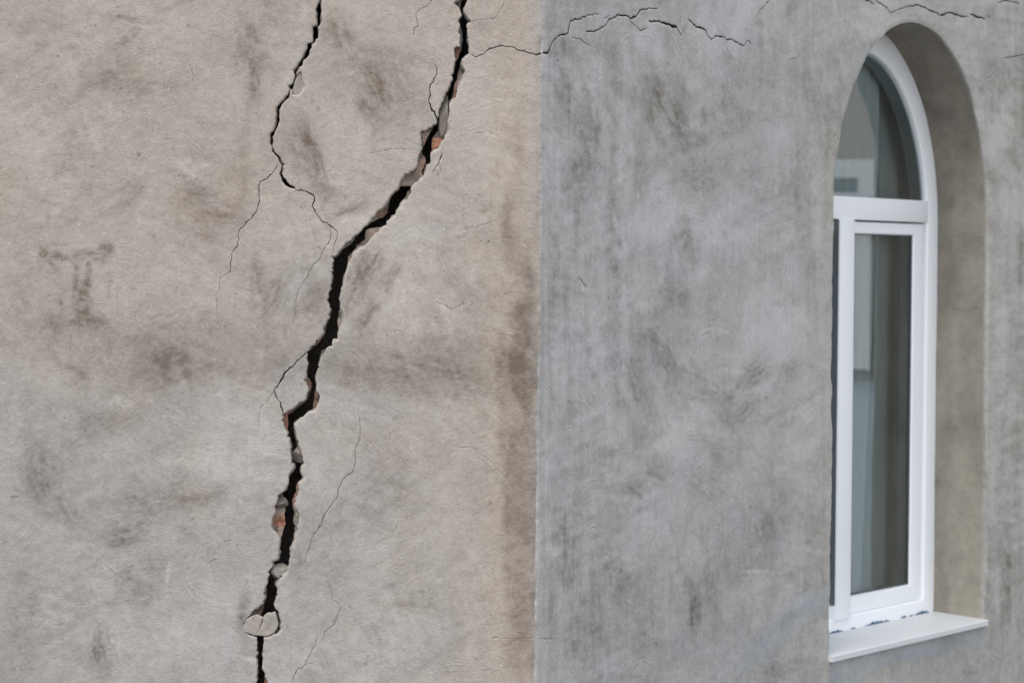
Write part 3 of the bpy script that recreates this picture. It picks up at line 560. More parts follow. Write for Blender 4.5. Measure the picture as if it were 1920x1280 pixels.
for (cx, cy, r1, r2, c_, am) in [(853,98,9,14,brick,.7),(851,168,14,20,brick,.6),(846,160,8,16,pale,.4),(822,272,24,15,brick,.95),(796,256,14,10,pale,.8),(788,318,16,18,pale,.9),(796,310,8,14,brick,.4),(722,392,20,20,brown,.8),(694,438,16,16,pale,1),(676,462,10,10,brown,.8),(652,500,8,24,pale,.7),(604,636,12,12,brick,.7),(580,728,14,18,brown,.9),(592,750,12,22,brown,.75),(537,800,14,32,brick,.75),(552,800,12,30,brown,.9),(552,922,10,22,brick,.75),(556,930,6,18,pale,.6),(524,976,18,14,brick,.85),(524,958,14,8,pale,.7),(528,1000,12,14,pale,.7),(494,1138,26,16,brown,.9),(497,1262,12,26,brown,.8),(494,1275,10,10,brick,.6),(529,1175,6,26,brown,.6),(756,345,40,7,pale,.6),(505,918,10,10,brown,.7)]:
    qd = np.sqrt(((px - cx) / r1) ** 2 + ((py - cy) / r2) ** 2) + .25 * fbm(px / 12, py / 12, 52, 2)
    k = (am * (1 - sstep(.75, 1.15, qd)))[:, None]; mcol = mcol * (1 - k) + c_ * k * (1 + .2 * fbm(px / 7, py / 7, 53, 3))[:, None]
me = mesh_np('brickwork', VM, Fm, F4); set_attr(me, 'stain', np.clip(mcol, .02, .8), 'FLOAT_COLOR')
mas = link('brickwork', me, wallL, [M_MASON])

# ------------------------------------------------------------------ grey wall with the arched opening
sR, zsp = Rw(1854, 430)[0], None
sL = Rw(1563.5, 420)[0]
RAD = (sR - sL) / 2; SC = (sR + sL) / 2
ZSP = Rw(1710, 418)[1]; ZB = Rw(1849, 1163)[1]
APEX = Rw(1715, 42)[1]; KV = (APEX - ZSP) / RAD          # slight stretch of the arch, if any
print('opening', RAD, SC, ZSP, ZB, 'stretch', KV)
def arch(i, n=72, zb=None, step=.01):
    """opening outline inset by i: from the bottom left up, over the arch, down, and along the bottom (open list, closed loop)"""
    r = RAD - i; zb_ = (ZB if zb is None else zb) + i; o = []
    nj = int((ZSP - ZB) / step); nbt = int(2 * RAD / step)
    o += [(SC - r, zb_ + (ZSP - zb_) * k / nj) for k in range(nj)]
    o += [(SC - r * math.cos(math.pi * k / n), ZSP + (RAD * KV - i) * math.sin(math.pi * k / n)) for k in range(n + 1)]
    o += [(SC + r, ZSP + (zb_ - ZSP) * k / nj) for k in range(1, nj + 1)]
    o += [(SC + r - 2 * r * k / nbt, zb_) for k in range(1, nbt)]
    return o
hole = arch(0, 160, step=.004)
SE = 4.6
outR = [(0, z) for z in zc] + [(s, HT) for s in np.arange(.1, SE, .1)] + [(SE, HT)] + [(SE, z) for z in np.arange(HT - .1, .05, -.1)] + [(SE, 0)] + [(s, 0) for s in np.arange(SE - .1, .05, -.1)]
s1 = Rw(1990, 640)[0]
P = np.concatenate([grid_pts(.003, s1, .72, 2.36, .005, .0036), grid_pts(s1, SE - .03, .03, HT, .06, .06), grid_pts(.03, s1, .03, .72, .06, .06), grid_pts(.03, s1, 2.36, HT, .06, .06)])
V, F, B = sheet(outR, [hole] + R_hairs, P)
def wR(s, z, d): return np.c_[COR.x + u.x * s + nin.x * d, COR.y + u.y * s + nin.y * d, z]
s, z = V[:, 0], V[:, 1]
# distance to the opening edge, for its worn arris
dx = np.abs(s - SC); da = np.where(z > ZSP, np.hypot(s - SC, (z - ZSP) / KV) - RAD, np.maximum(dx - RAD, np.where(z < ZB, ZB - z, -9)))
edge = np.clip(1 - np.abs(da) / .012, 0, 1) ** 2 * np.clip(.0022 + .002 * fbm(s * 30, z * 30, 81, 3), .0003, .006)
base_d = .004 * fbm(s * 4, z * 4, 83, 3) * np.clip(s / .05, 0, 1)
fr = wR(s, z, base_d + edge); r = corner_round(s, z); fr[:, 0] += bis.x * r; fr[:, 1] += bis.y * r
hs_ = {(round(a, 5), round(b, 5)) for a, b in hole}
onH = np.array([(round(a, 5), round(b, 5)) in hs_ for a, b in V])
onH |= np.abs(da) < 8e-4
Bh = B[~(onH[B[:, 0]] & onH[B[:, 1]])]
bi = np.unique(Bh); mp = -np.ones(len(V), int); mp[bi] = np.arange(len(bi))
pos = fr[bi] + np.array([nin.x, nin.y, 0]) * .02; off = len(V); cur = off + mp
F4a = np.c_[Bh[:, 1], Bh[:, 0], cur[Bh[:, 0]], cur[Bh[:, 1]]]
rows = [fr, pos]; off = off + len(pos)
# reveal
Hn = len(hole); ha = np.array(hole)
dist0 = np.clip(.0022 + .002 * fbm(ha[:, 0] * 30, ha[:, 1] * 30, 81, 3), .0003, .006) + .004 * fbm(ha[:, 0] * 4, ha[:, 1] * 4, 83, 3)
DEPTH = .205; dl = np.concatenate([[0, .003, .007], np.arange(.012, DEPTH, .006)]); rev = []
cen = np.array([SC, (ZSP + ZB) / 2])
nrm = np.roll(ha, -1, 0) - np.roll(ha, 1, 0); nrm = np.c_[nrm[:, 1], -nrm[:, 0]]; nrm /= np.linalg.norm(nrm, axis=1, keepdims=True)
nrm *= np.where(((cen - ha) * nrm).sum(1) > 0, 1, -1)[:, None]
for k, dd in enumerate(dl):
    t_ = np.exp(-dd / .006)
    wob = .003 * fbm(ha[:, 0] * 6 + dd * 8, ha[:, 1] * 6, 85, 3) * (1 - t_)
    pp = ha + nrm * wob[:, None] - nrm * (.0022 * (1 - t_))[..., None] if False else ha + nrm * wob[:, None]
    rev.append(wR(pp[:, 0], pp[:, 1], np.maximum(dd, 0) + dist0 * max(0, 1 - dd / .012)))
rev_n = len(dl); RV = np.concatenate(rev)
I = np.arange(Hn); J = (I + 1) % Hn; F4b = []
for k in range(rev_n - 1):
    a = off + k * Hn; b = a + Hn; F4b.append(np.c_[a + I, a + J, b + J, b + I])
F4b = np.concatenate(F4b); rows.append(RV); VV = np.concatenate(rows)
nfront = len(V); ncut = len(pos)
px, py = project(VV[:, 0], VV[:, 1], VV[:, 2])
BR = [(1060,200,18,130,0,.4),(1110,240,18,110,0,.36),(1085,400,18,120,0,.32),(1150,430,16,120,0,.38),(1040,480,10,90,0,.5),(1025,620,8,120,0,.3),(1065,540,10,60,0,.3),
 (1220,200,16,90,-14,.36),(1270,215,24,80,-16,.42),(1300,270,30,50,0,.25),(1285,470,26,70,0,.48),(1265,560,36,28,0,.42),(1300,345,46,18,0,.3),(1240,660,24,50,-20,.36),(1320,720,34,30,20,.46),(1310,750,40,14,0,.3),(1405,710,22,40,35,.6),(1385,770,34,34,20,.4),(1180,720,32,70,-8,.42),(1200,770,20,40,0,.25),(1100,690,14,110,18,.26),(1500,340,22,80,0,.32),(1515,500,14,70,0,.3),(1480,690,44,22,0,.26),(1480,390,30,40,0,.2),(1430,110,60,40,0,.14),(1560,250,30,120,10,.24),(1520,150,20,80,0,.22),(1580,120,18,60,20,.2),
 (1190,920,18,14,0,.5),(1050,990,26,110,0,.42),(1055,1030,12,50,0,.4),(1085,880,16,80,0,.26),(1240,880,34,24,0,.36),(1330,912,54,26,0,.36),(1430,990,44,60,0,.44),(1470,920,30,30,0,.28),(1350,850,20,60,0,.25),(1300,1140,15,62,0,.6),(1335,1110,12,80,0,.4),(1150,1080,26,80,10,.38),(1200,1160,60,50,0,.26),(1120,1150,20,90,0,.3),(1075,1210,26,50,0,.34),(1035,1120,8,120,0,.34),(1520,1060,26,100,0,.24),(1545,880,5,200,0,.3),(1260,1250,60,40,0,.24),(1470,1262,60,18,-12,.5),(1400,1180,60,40,0,.12),
 (1890,1050,10,110,4,.5),(1915,480,9,70,0,.4),(1900,260,14,120,14,.3),(1870,480,14,60,0,.14),(1905,850,8,120,0,.3),(1875,90,30,30,0,.15),(1780,1225,70,22,-12,.1),(1640,1262,60,16,0,.2),(1880,1230,20,40,0,.24),
 (1480,200,40,50,0,.12),(1380,220,60,40,0,.14)]
BRl = [(1240,390,46,50,0,-.4),(1170,560,14,130,0,-.34),(1110,640,22,70,0,-.34),(1430,630,66,60,0,-.32),(1390,420,66,60,0,-.22),(1210,115,60,40,0,-.34),(1320,430,22,30,0,-.34),(1480,560,20,120,0,-.2),(1170,300,14,60,0,-.3),(1120,180,10,100,0,-.2),(1530,420,10,80,0,-.35),(1870,260,14,60,20,-.3),(1860,880,6,60,0,-.4),(1875,700,18,100,0,-.2),(1250,1010,60,40,0,-.16),(1280,830,30,40,0,-.2),(1440,1100,60,40,0,-.14),(1640,40,80,30,0,-.2),(1410,1070,30,3,0,-.4),(1024,700,3,500,0,-.3)]
def right_stain(px, py):
    D = .33 + .13 * fbm(px / 150, py / 220, 101, 4) + .10 * fbm(px / 55, py / 70, 105, 4) + .09 * fbm(px / 20, py / 22, 109, 3)
    st = fbm(px / 10, py / 190, 120, 4) + .6 * fbm(px / 4.5, py / 120, 124, 3)
    D += .06 * st * (.2 + 1.3 * sstep(1170, 1030, px) + .9 * sstep(1840, 1880, px)) + .05 * st
    D += brush(px, py, (1.1, -.5, .2, 1.5), 60, 12, 160, .14)
    D += (.06 + .12 * np.clip(D, 0, 1)) * fbm(px / 4, py / 5, 164, 2)
    D += blobs(px, py, BR, 31, .55) * .46 + scuffs(px, py, SR, 700) * .48 + blobs(px, py, BRl, 36, .3) * .85
    D += strokes(px, py, 6200, 15, 12, 60, .04, .26, lambda x, y: 70 - 60 * sstep(1030, 1300, np.array(x)) + 40 * math.sin(x / 90) * math.cos(y / 140), 35, (1000, -40, 1980, 1320))
    D = np.clip(D, 0, 1.25)[:, None]
    light = np.array([.470, .458, .450]); dark = np.array([.228, .212, .192])
    colr = light * (1 - D) + dark * D
    blue = sstep(.25, .9, fbm(px / 80, py / 110, 171, 3) - .6 * D[:, 0] + .3)[:, None] * .8
    green = (sstep(1470, 1560, px) * .7 + .4 * sstep(.2, .9, fbm(px / 90, py / 90, 175, 3)))[:, None]
    colr = colr * (1 + blue * np.array([-.012, .0, .035])) * (1 + green * np.array([.0, -.005, -.06]))
    kc = (.32 * sstep(1034, 1008, px + 6 * fbm(px / 9, py / 30, 191, 3)))[:, None]
    colr = colr * (1 - kc) + np.array([.40, .365, .33]) * kc
    # fresh cement smears: a tongue left of the sill and the band under it
    fx = 1555 - px; lim = 1085 + np.clip(fx, 0, 400) ** 1.35 * .13 + 10 * fbm(px / 22, py / 22, 181, 3)
    m = sstep(0, 10, py - lim) * sstep(1562, 1552, px) * sstep(1378, 1400, px) * sstep(lim + 75, lim + 45, py + 10 * fbm(px / 30, py / 30, 187, 3))
    sill_y = 1238 - (px - 1553) * .2435
    b2 = sstep(-6, 0, py - sill_y) * sstep(sill_y + 46, sill_y + 36, py + 12 * fbm(px / 26, py / 26, 183, 3)) * sstep(1548, 1560, px) * sstep(1852, 1846, px)
    m = np.maximum(m * .8, b2)[:, None] * (.75 + .25 * fbm(px / 40, py / 18, 185, 3))[:, None]
    return colr * (1 - m) + np.array([.33, .35, .37]) * (1 + .18 * fbm(px / 25, py / 25, 186, 3))[:, None] * m
st = right_stain(px, py)
k = np.zeros(len(VV)); k[:nfront] = np.clip(edge / .003, 0, 1) * .4
st = st * (1 - k[:, None]) + np.array([.43, .40, .37]) * k[:, None]
# reveal: smoother olive-brown coat, darker towards the frame, arch-top shade painted in
ri = np.arange(nfront + ncut, len(VV)); dd = np.repeat(dl, Hn); zz = np.tile(ha[:, 1], rev_n); ss = np.tile(ha[:, 0], rev_n)
arc = np.tile(np.cumsum(np.r_[0, np.linalg.norm(np.diff(ha, axis=0), axis=1)]), rev_n)
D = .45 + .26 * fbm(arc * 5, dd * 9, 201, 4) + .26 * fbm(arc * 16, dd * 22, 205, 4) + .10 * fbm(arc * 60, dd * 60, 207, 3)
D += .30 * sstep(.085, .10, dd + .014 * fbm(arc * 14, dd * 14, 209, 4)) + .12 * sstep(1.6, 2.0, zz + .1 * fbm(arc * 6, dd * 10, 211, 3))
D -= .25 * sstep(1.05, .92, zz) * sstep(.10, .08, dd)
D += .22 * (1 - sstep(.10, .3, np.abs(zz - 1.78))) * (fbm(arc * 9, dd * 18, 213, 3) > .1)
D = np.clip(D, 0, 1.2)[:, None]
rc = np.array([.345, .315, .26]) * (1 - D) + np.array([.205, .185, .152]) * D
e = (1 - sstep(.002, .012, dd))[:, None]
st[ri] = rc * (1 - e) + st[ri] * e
for yj, wj in ((577, .14), (677, .16)):   # fine horizontal shrinkage cracks of the jamb
    zj = Rw(1810, yj, .05)[1]
    hk = np.exp(-((zz - zj - .006 * fbm(dd * 40, zz * 0 + yj, 221, 3)) / .0022) ** 2) * (ss > SC) * sstep(.0, .02, dd) * sstep(.12, .09, dd) * wj
    st[ri] *= (1 - hk)[:, None]
me = mesh_np('wall', VV, F, np.concatenate([F4a, F4b]), np.r_[np.zeros(len(F)), np.ones(len(F4a)), np.zeros(len(F4b))])
set_attr(me, 'stain', st, 'FLOAT_COLOR')
flat = np.zeros((len(VV), 3)); flat[:nfront] = np.c_[V, np.zeros(nfront)]
flat[ri] = np.c_[arc + 7, dd, np.zeros(len(ri))]; flat[nfront:nfront + ncut] = np.c_[V[bi], np.zeros(ncut)]
set_attr(me, 'flat', flat, 'FLOAT_VECTOR')
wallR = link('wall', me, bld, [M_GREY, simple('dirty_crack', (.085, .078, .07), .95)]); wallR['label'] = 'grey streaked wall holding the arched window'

# back of the building: closed shell, floor, ceiling, roof
def poly_obj(name, verts, faces, parent, m, bevel=0, smooth=False):
    me = bpy.data.meshes.new(name); me.from_pydata([tuple(v) for v in verts], [], faces); me.update()
    o = link(name, me, parent, [m])
    if bevel:
        b = o.modifiers.new('bevel', 'BEVEL'); b.width = bevel; b.segments = 2; b.limit_method = 'ANGLE'
        for p in me.polygons: p.use_smooth = True
    return o
def prism(plan, za, zb):
    n = len(plan); vs = [(x, y, za) for x, y in plan] + [(x, y, zb) for x, y in plan]
    return vs, [tuple(range(n - 1, -1, -1)), tuple(range(n, 2 * n))] + [(i, (i + 1) % n, n + (i + 1) % n, n + i) for i in range(n)]
E1 = W(SE, 0, 0)
plan = [(WL, .24), (XC - .16, .24), tuple((W(SE, 0, .21))[:2]), (E1.x - 3.2, E1.y + 1.2), (WL, E1.y + 1.2)]
# rear walls (two outer sides), 20 cm thick
backw = [(E1.x - .001, E1.y - .001), (E1.x - 3.2, E1.y + 1.4), (WL, E1.y + 1.4), (WL, .0), (WL + .2, .24), (WL + .2, E1.y + 1.2), (E1.x - 3.25, E1.y + 1.2), tuple((W(SE - .05, 0, .21))[:2])]
vs, fs = prism(backw, 0, HT); poly_obj('rear_wall', vs, fs, bld, M_ROOF if False else simple('rear_plaster', (.33, .31, .28), .9, .4, 80, .2, 3))
pl2 = [(WL, 0), (XC, 0), (E1.x, E1.y), (E1.x - 3.2, E1.y + 1.4), (WL, E1.y + 1.4)]
cx_ = sum(p[0] for p in pl2) / 5; cy_ = sum(p[1] for p in pl2) / 5
vs, fs = prism([(cx_ + (x - cx_) * 1.03, cy_ + (y - cy_) * 1.03) for x, y in pl2], HT + .002, HT + .22); poly_obj('roof', vs, fs, bld, M_ROOF)
# inner lining of the window wall (room side) with the opening, room floor and ceiling
ring = arch(-.40, 40, zb=ZB, step=.05); V2, F2, _ = sheet([(.3, .35), (3.4, .35), (3.4, 3.0), (.3, 3.0)], [ring], grid_pts(.35, 3.35, .4, 2.95, .15, .15))
poly_obj('inner_wall', [W(a, b, .206) for a, b in V2], [tuple(f)[::-1] for f in F2], bld, M_DARK)
room = [W(.3, 0, .207), W(3.4, 0, .207), W(3.4, 0, 2.2), W(.3, 0, 2.2)]
rv = [v + Vector((0, 0, .35)) for v in room] + [v + Vector((0, 0, 3.0)) for v in room]
poly_obj('room', rv, [(0, 1, 2, 3), (7, 6, 5, 4), (1, 5, 6, 2), (2, 6, 7, 3), (3, 7, 4, 0)], bld, M_DARK)

# ------------------------------------------------------------------ window
win = bpy.data.objects.new('window', None); COL.objects.link(win); win.parent = bld; win.location = W(SC, ZB, .13)
MI = Matrix.Translation(-win.location)
def wobj(name, V, F, m, smooth=True):
    me = bpy.data.meshes.new(name); me.from_pydata([tuple(MI @ Vector(v)) for v in V], [], F); me.update()
    bm = bmesh.new(); bm.from_mesh(me); bmesh.ops.recalc_face_normals(bm, faces=bm.faces); bm.to_mesh(me); bm.free()
    if not smooth and len(F) == 1 and me.polygons[0].normal.dot(nin) > 0: me.flip_normals()
    o = link(name, me, win, [m])
    for p in me.polygons: p.use_smooth = smooth
    if smooth:
        try: me.set_sharp_from_angle(angle=math.radians(35))
        except Exception: pass
    return o
def sweep(loopf, prof):
    """a closed frame: profile (inset, depth) carried round loopf(inset)"""
    V, F = [], []; n = len(loopf(prof[0][0]))
    for (i, d_) in prof: V += [W(a, b, d_) for a, b in loopf(i)]
    m = len(prof)
    for k in range(m):
        k2 = (k + 1) % m
        for j in range(n):
            j2 = (j + 1) % n; F.append((k * n + j, k * n + j2, k2 * n + j2, k2 * n + j))
    return V, F
def rect(a, b, c, d_, kb=1.0, kt=1.0): return lambda i: [(a + i, c + i * kb), (a + i, d_ - i * kt), (b - i, d_ - i * kt), (b - i, c + i * kb)]
DF = .130                                               # frame face depth
def Fs(px_, py_, d_=DF): return Rw(px_, py_, d_)
FB = Fs(1700, 1148 + .0)[1]
zf_bot = Rw(1747, 1149, DF)[1]
print('SRANGE', [round(Rw(p, 800, DF + .028)[0] - SC, 3) for p in (1604, 1640, 1690, 1709)])
print('frame bottom', zf_bot, 'ZB', ZB, 'frame right edge px s', Rw(1751, 640, DF)[0], 'opening right', SC + RAD)
sill_z = zf_bot
aloop = lambda i: arch(i - .006, 72, zb=sill_z + .006 - i * .45)
FWd = .066
V_, F_ = sweep(aloop, [(0, DF + .003), (.003, DF), (FWd - .006, DF), (FWd - .003, DF + .001), (FWd, DF + .004), (FWd + .001, DF + .012), (FWd + .001, DF + .045), (0, DF + .045)])
wobj('window_frame', V_, F_, M_PVC)
zt_top = Rw(1650, 371.5, DF)[1]; zt_bot = Rw(1650, 414, DF)[1]
def box(a, b, c, d_, e, f, r=.004):                      # s a..b, z c..d, depth e..f, front edges rounded
    V = []; 
    prof = [(0, f), (0, e + r), (r * .3, e + r * .3), (r, e)]
    for (i, dd_) in prof: V += [W(p, q_, dd_) for p, q_ in rect(a, b, c, d_)(i)]
    F = [tuple(range(0, 4))]
    for k in range(3): F += [(k * 4 + j, k * 4 + (j + 1) % 4, k * 4 + 4 + (j + 1) % 4, k * 4 + 4 + j) for j in range(4)]
    return V, F + [tuple(range(12, 16))]
inn = FWd - .004
V_, F_ = box(SC - RAD + inn, SC + RAD - inn, zt_bot, zt_top, DF - .002, DF + .045); wobj('transom', V_, F_, M_PVC)
sm0 = Rw(1572.5, 640, DF - .006)[0]; sm1 = Rw(1600.5, 640, DF - .006)[0]
zbr = Rw(1700, 1128, DF)[1]
V_, F_ = box(sm0, sm1, sill_z + .030, zt_bot + .001, DF - .008, DF + .045, .006); wobj('mullion', V_, F_, M_PVC)
# sashes
V_, F_ = box(sm0 - .003, sm0, sill_z + FWd, zt_bot - .001, DF - .004, DF + .045, .001); wobj('shade_strip', V_, F_, M_GASKET_SHADE)  # dark strip added over the mullion's left face to stand for shade
KB, KT = .76, .52
M_REBATE_SHADE = simple('rebate_shade_grey', (.30, .35, .38), .5)  # frame's inner rebate behind the glass, its shade put into the grey
def sash(a, b, c, d_):
    rc = rect(a, b, c, d_, KB, KT)
    V, F = sweep(rc, [(0, DF + .012), (.003, DF + .008), (.046, DF + .008), (.052, DF + .010), (.055, DF + .0145), (.055, DF + .0165), (0, DF + .0165)])
    o = wobj('sash', V, F, M_PVC)
    V, F = sweep(rc, [(.0, DF + .0172), (.0553, DF + .0172), (.0553, DF + .043), (0, DF + .043)]); wobj('shaded_rebate', V, F, M_REBATE_SHADE)
    V, F = sweep(rc, [(.0545, DF + .0125), (.0585, DF + .0125), (.0585, DF + .0155), (.0545, DF + .0155)]); wobj('gasket', V, F, M_GASKET_SHADE)
    return o
sb0 = sill_z + .036
sash(sm1 - .052, SC + RAD - FWd - .002, sb0, zt_bot - .003)
sash(SC - RAD + FWd + .002, sm0 + .061, sb0, zt_bot - .003)
V_, F_ = sweep(lambda i: [p for p in arch(i, 72, zb=zt_top - i)], [(FWd - .004, DF + .026), (FWd + .008, DF + .026), (FWd + .012, DF + .036), (FWd - .004, DF + .036)])
# glass
def glass_mat():
    m, t, b = mat('window_glass'); t.nodes.remove(b)
    g = N(t, 'ShaderNodeBsdfGlossy', Roughness=0.0); g.inputs['Color'].default_value = (.95, 1, 1, 1)
    tr = N(t, 'ShaderNodeBsdfTransparent'); tr.inputs['Color'].default_value = (.88, .95, .95, 1)
    fr_ = N(t, 'ShaderNodeFresnel', IOR=2.1); mx = N(t, 'ShaderNodeMixShader')
    t.links.new(fr_.outputs[0], mx.inputs[0]); t.links.new(tr.outputs[0], mx.inputs[1]); t.links.new(g.outputs[0], mx.inputs[2])
    t.links.new(mx.outputs[0], t.nodes['Material Output'].inputs['Surface']); return m
M_GLASS = glass_mat(); DG = DF + .016
def pane(pts, DG=DG):
    n = len(pts); V = [W(a, b, DG) for a, b in pts] + [W(a, b, DG + .004) for a, b in pts]
    # one pane, one pair of surfaces: front sheet only carries the optics
    wobj('pane', V[:n], [tuple(range(n))], M_GLASS, False)
pane(rect(sm1 - .052, SC + RAD - FWd - .002, sb0, zt_bot - .003, KB, KT)(.0548))
pane(rect(SC - RAD + FWd + .002, sm0 + .061, sb0, zt_bot - .003, KB, KT)(.0548))
rr = RAD - FWd + .006 - .003
fan = [(SC - rr * math.cos(math.pi * k / 48), ZSP + rr * KV * math.sin(math.pi * k / 48)) for k in range(49)]
fan = [(a, max(b, zt_top - .004)) for a, b in fan]; fan = [(fan[0][0], zt_top - .004)] + fan[1:-1] + [(fan[-1][0], zt_top - .004)]
pane(fan, DF + .010)
# fanlight rebate: inner arc behind the frame face, its dimness put into the grey
def farc(i): 
    r1 = RAD - FWd + .006 - i
    return [(SC - r1 * math.cos(math.pi * k / 60), max(ZSP + r1 * KV * math.sin(math.pi * k / 60), zt_top - .02)) for k in range(61)]
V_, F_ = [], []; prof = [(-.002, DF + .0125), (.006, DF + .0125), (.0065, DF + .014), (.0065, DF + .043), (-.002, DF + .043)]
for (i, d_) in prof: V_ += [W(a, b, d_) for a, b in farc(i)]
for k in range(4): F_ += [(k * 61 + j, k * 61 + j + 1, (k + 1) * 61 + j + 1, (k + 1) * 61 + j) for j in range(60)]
wobj('shaded_rebate', V_, F_, M_REBATE_SHADE)
# sill tile: two slabs on the bottom of the opening
sj = Rw(1640, 1200, 0)[0]
def slab(a, b):
    zt0, zt1 = ZB + .004, sill_z + .004
    pr = [(-.011, ZB - .009), (-.011, zt0 - .002), (-.008, zt0), (.12, zt1), (.19, zt1), (.19, ZB - .010)]
    V = [W(a, z_, d_) for d_, z_ in pr] + [W(b, z_, d_) for d_, z_ in pr]; n = len(pr)
    F = [tuple(range(n)), tuple(range(2 * n - 1, n - 1, -1))] + [(j, (j + 1) % n, n + (j + 1) % n, n + j) for j in range(n)]
    return V, F
Va, Fa = slab(SC - RAD - .004, sj - .0008); Vb, Fb = slab(sj + .0008, SC + RAD - .002)
wobj('sill', Va + Vb, Fa + [tuple(i + len(Va) for i in f) for f in Fb], M_SILL, False)
# torn blue tape left along the foot of the frame
r = random.Random(5)
for (pa, pb, h_) in ((1556, 1580, .010), (1622, 1668, .016), (1690, 1700, .010), (1716, 1741, .020), (1705, 1712, .006), (1596, 1604, .005)):
    yy = lambda p: 1190 - (p - 1553) * .212
    a = Rw(pa, yy(pa), DF - .0015)[0]; b = Rw(pb, yy(pb), DF - .0015)[0]; n = 14; V_ = []; o = 0
    for k in range(n + 1):
        s_ = a + (b - a) * k / n; V_ += [W(s_, sill_z + .0045, DF - .002), W(s_, sill_z + .006 + h_ * .42 * r.uniform(.05, 1) * math.sin(math.pi * (k + .4) / (n + .8)), DF - .0014)]
    F_ = [(o + 2 * k, o + 2 * k + 2, o + 2 * k + 3, o + 2 * k + 1) for k in range(n)]
    wobj('tape', V_, F_, M_TAPE, False)

# ------------------------------------------------------------------ curtains hanging inside
def cloth_mat(name, col, transl, see=0.0):
    m, t, b = mat(name); b.inputs['Roughness'].default_value = .9; lw = N(t, 'ShaderNodeLayerWeight', Blend=.35)
    tp_ = N(t, 'ShaderNodeBsdfTransparent'); mt = N(t, 'ShaderNodeMixShader'); mrg = N(t, 'ShaderNodeMapRange'); mrg.inputs['To Min'].default_value = 1 - see; mrg.inputs['To Max'].default_value = 1.0; t.links.new(lw.outputs['Facing'], mrg.inputs['Value'])
    b.inputs['Base Color'].default_value = (*col, 1); b.inputs['Specular IOR Level'].default_value = .1
    wv = N(t, 'ShaderNodeTexNoise', Scale=900.0); tc = N(t, 'ShaderNodeTexCoord'); t.links.new(tc.outputs['Object'], wv.inputs['Vector'])
    bp = N(t, 'ShaderNodeBump', Strength=.2, Distance=.001); t.links.new(wv.outputs['Fac'], bp.inputs['Height']); t.links.new(bp.outputs[0], b.inputs['Normal'])
    tl = N(t, 'ShaderNodeBsdfTranslucent'); tl.inputs['Color'].default_value = (*col, 1); mx = N(t, 'ShaderNodeMixShader'); mx.inputs[0].default_value = transl
    t.links.new(b.outputs[0], mx.inputs[1]); t.links.new(tl.outputs[0], mx.inputs[2]); t.links.new(mrg.outputs[0], mt.inputs[0]); t.links.new(tp_.outputs[0], mt.inputs[1]); t.links.new(mx.outputs[0], mt.inputs[2])
    t.links.new(mt.outputs[0], t.nodes['Material Output'].inputs['Surface']); return m
def curtain(name, sa, sb, d0, amp, wl, m, label, taper=0.0, seed=0):
    n, k = 240, 40; V, F = [], []
    ztop, zbot = 2.75, .42
    rg = random.Random(seed); ph = [rg.uniform(0, 6) for _ in range(4)]
    org = W((sa + sb) / 2, zbot, d0)
    for j in range(k + 1):
        t_ = j / k; z_ = ztop + (zbot - ztop) * t_
        e = sb - taper * sstep(.25, 1, np.array(t_))
        for i in range(n + 1):
            s_ = sa + (e - sa) * i / n; q_ = (sa + (sb - sa) * i / n)
            dd_ = d0 + amp * (math.sin(q_ / wl * 6.283 + ph[0] + .5 * math.sin(q_ * 7 + ph[1])) * (.6 + .4 * math.sin(q_ * 5 + ph[2]))) * (.7 + .3 * t_) + .0015 * math.sin(q_ * 60 + t_ * 3)
            V.append(W(s_, z_, dd_) - org)
    for j in range(k):
        for i in range(n): F.append((j * (n + 1) + i, j * (n + 1) + i + 1, (j + 1) * (n + 1) + i + 1, (j + 1) * (n + 1) + i))
    me = bpy.data.meshes.new(name); me.from_pydata([tuple(v) for v in V], [], F); me.update()
    for p in me.polygons: p.use_smooth = True
    o = link(name, me, None, [m]); o.location = org; o['label'] = label; o['category'] = 'curtain'
    sol = o.modifiers.new('thick', 'SOLIDIFY'); sol.thickness = .0012
    return o
curtain('sheer_curtain', SC - .75, SC + .215, .186, .0055, .052, cloth_mat('sheer_cloth', (.92, .95, .96), .45, .40), 'pale sheer curtain with soft folds behind the left side of the panes', .10, 3)
curtain('drape', SC - .10, SC + .75, .2045, .0115, .062, cloth_mat('grey_cloth', (.44, .50, .50), .25), 'grey drape hanging behind the right side of the panes', 0, 8)

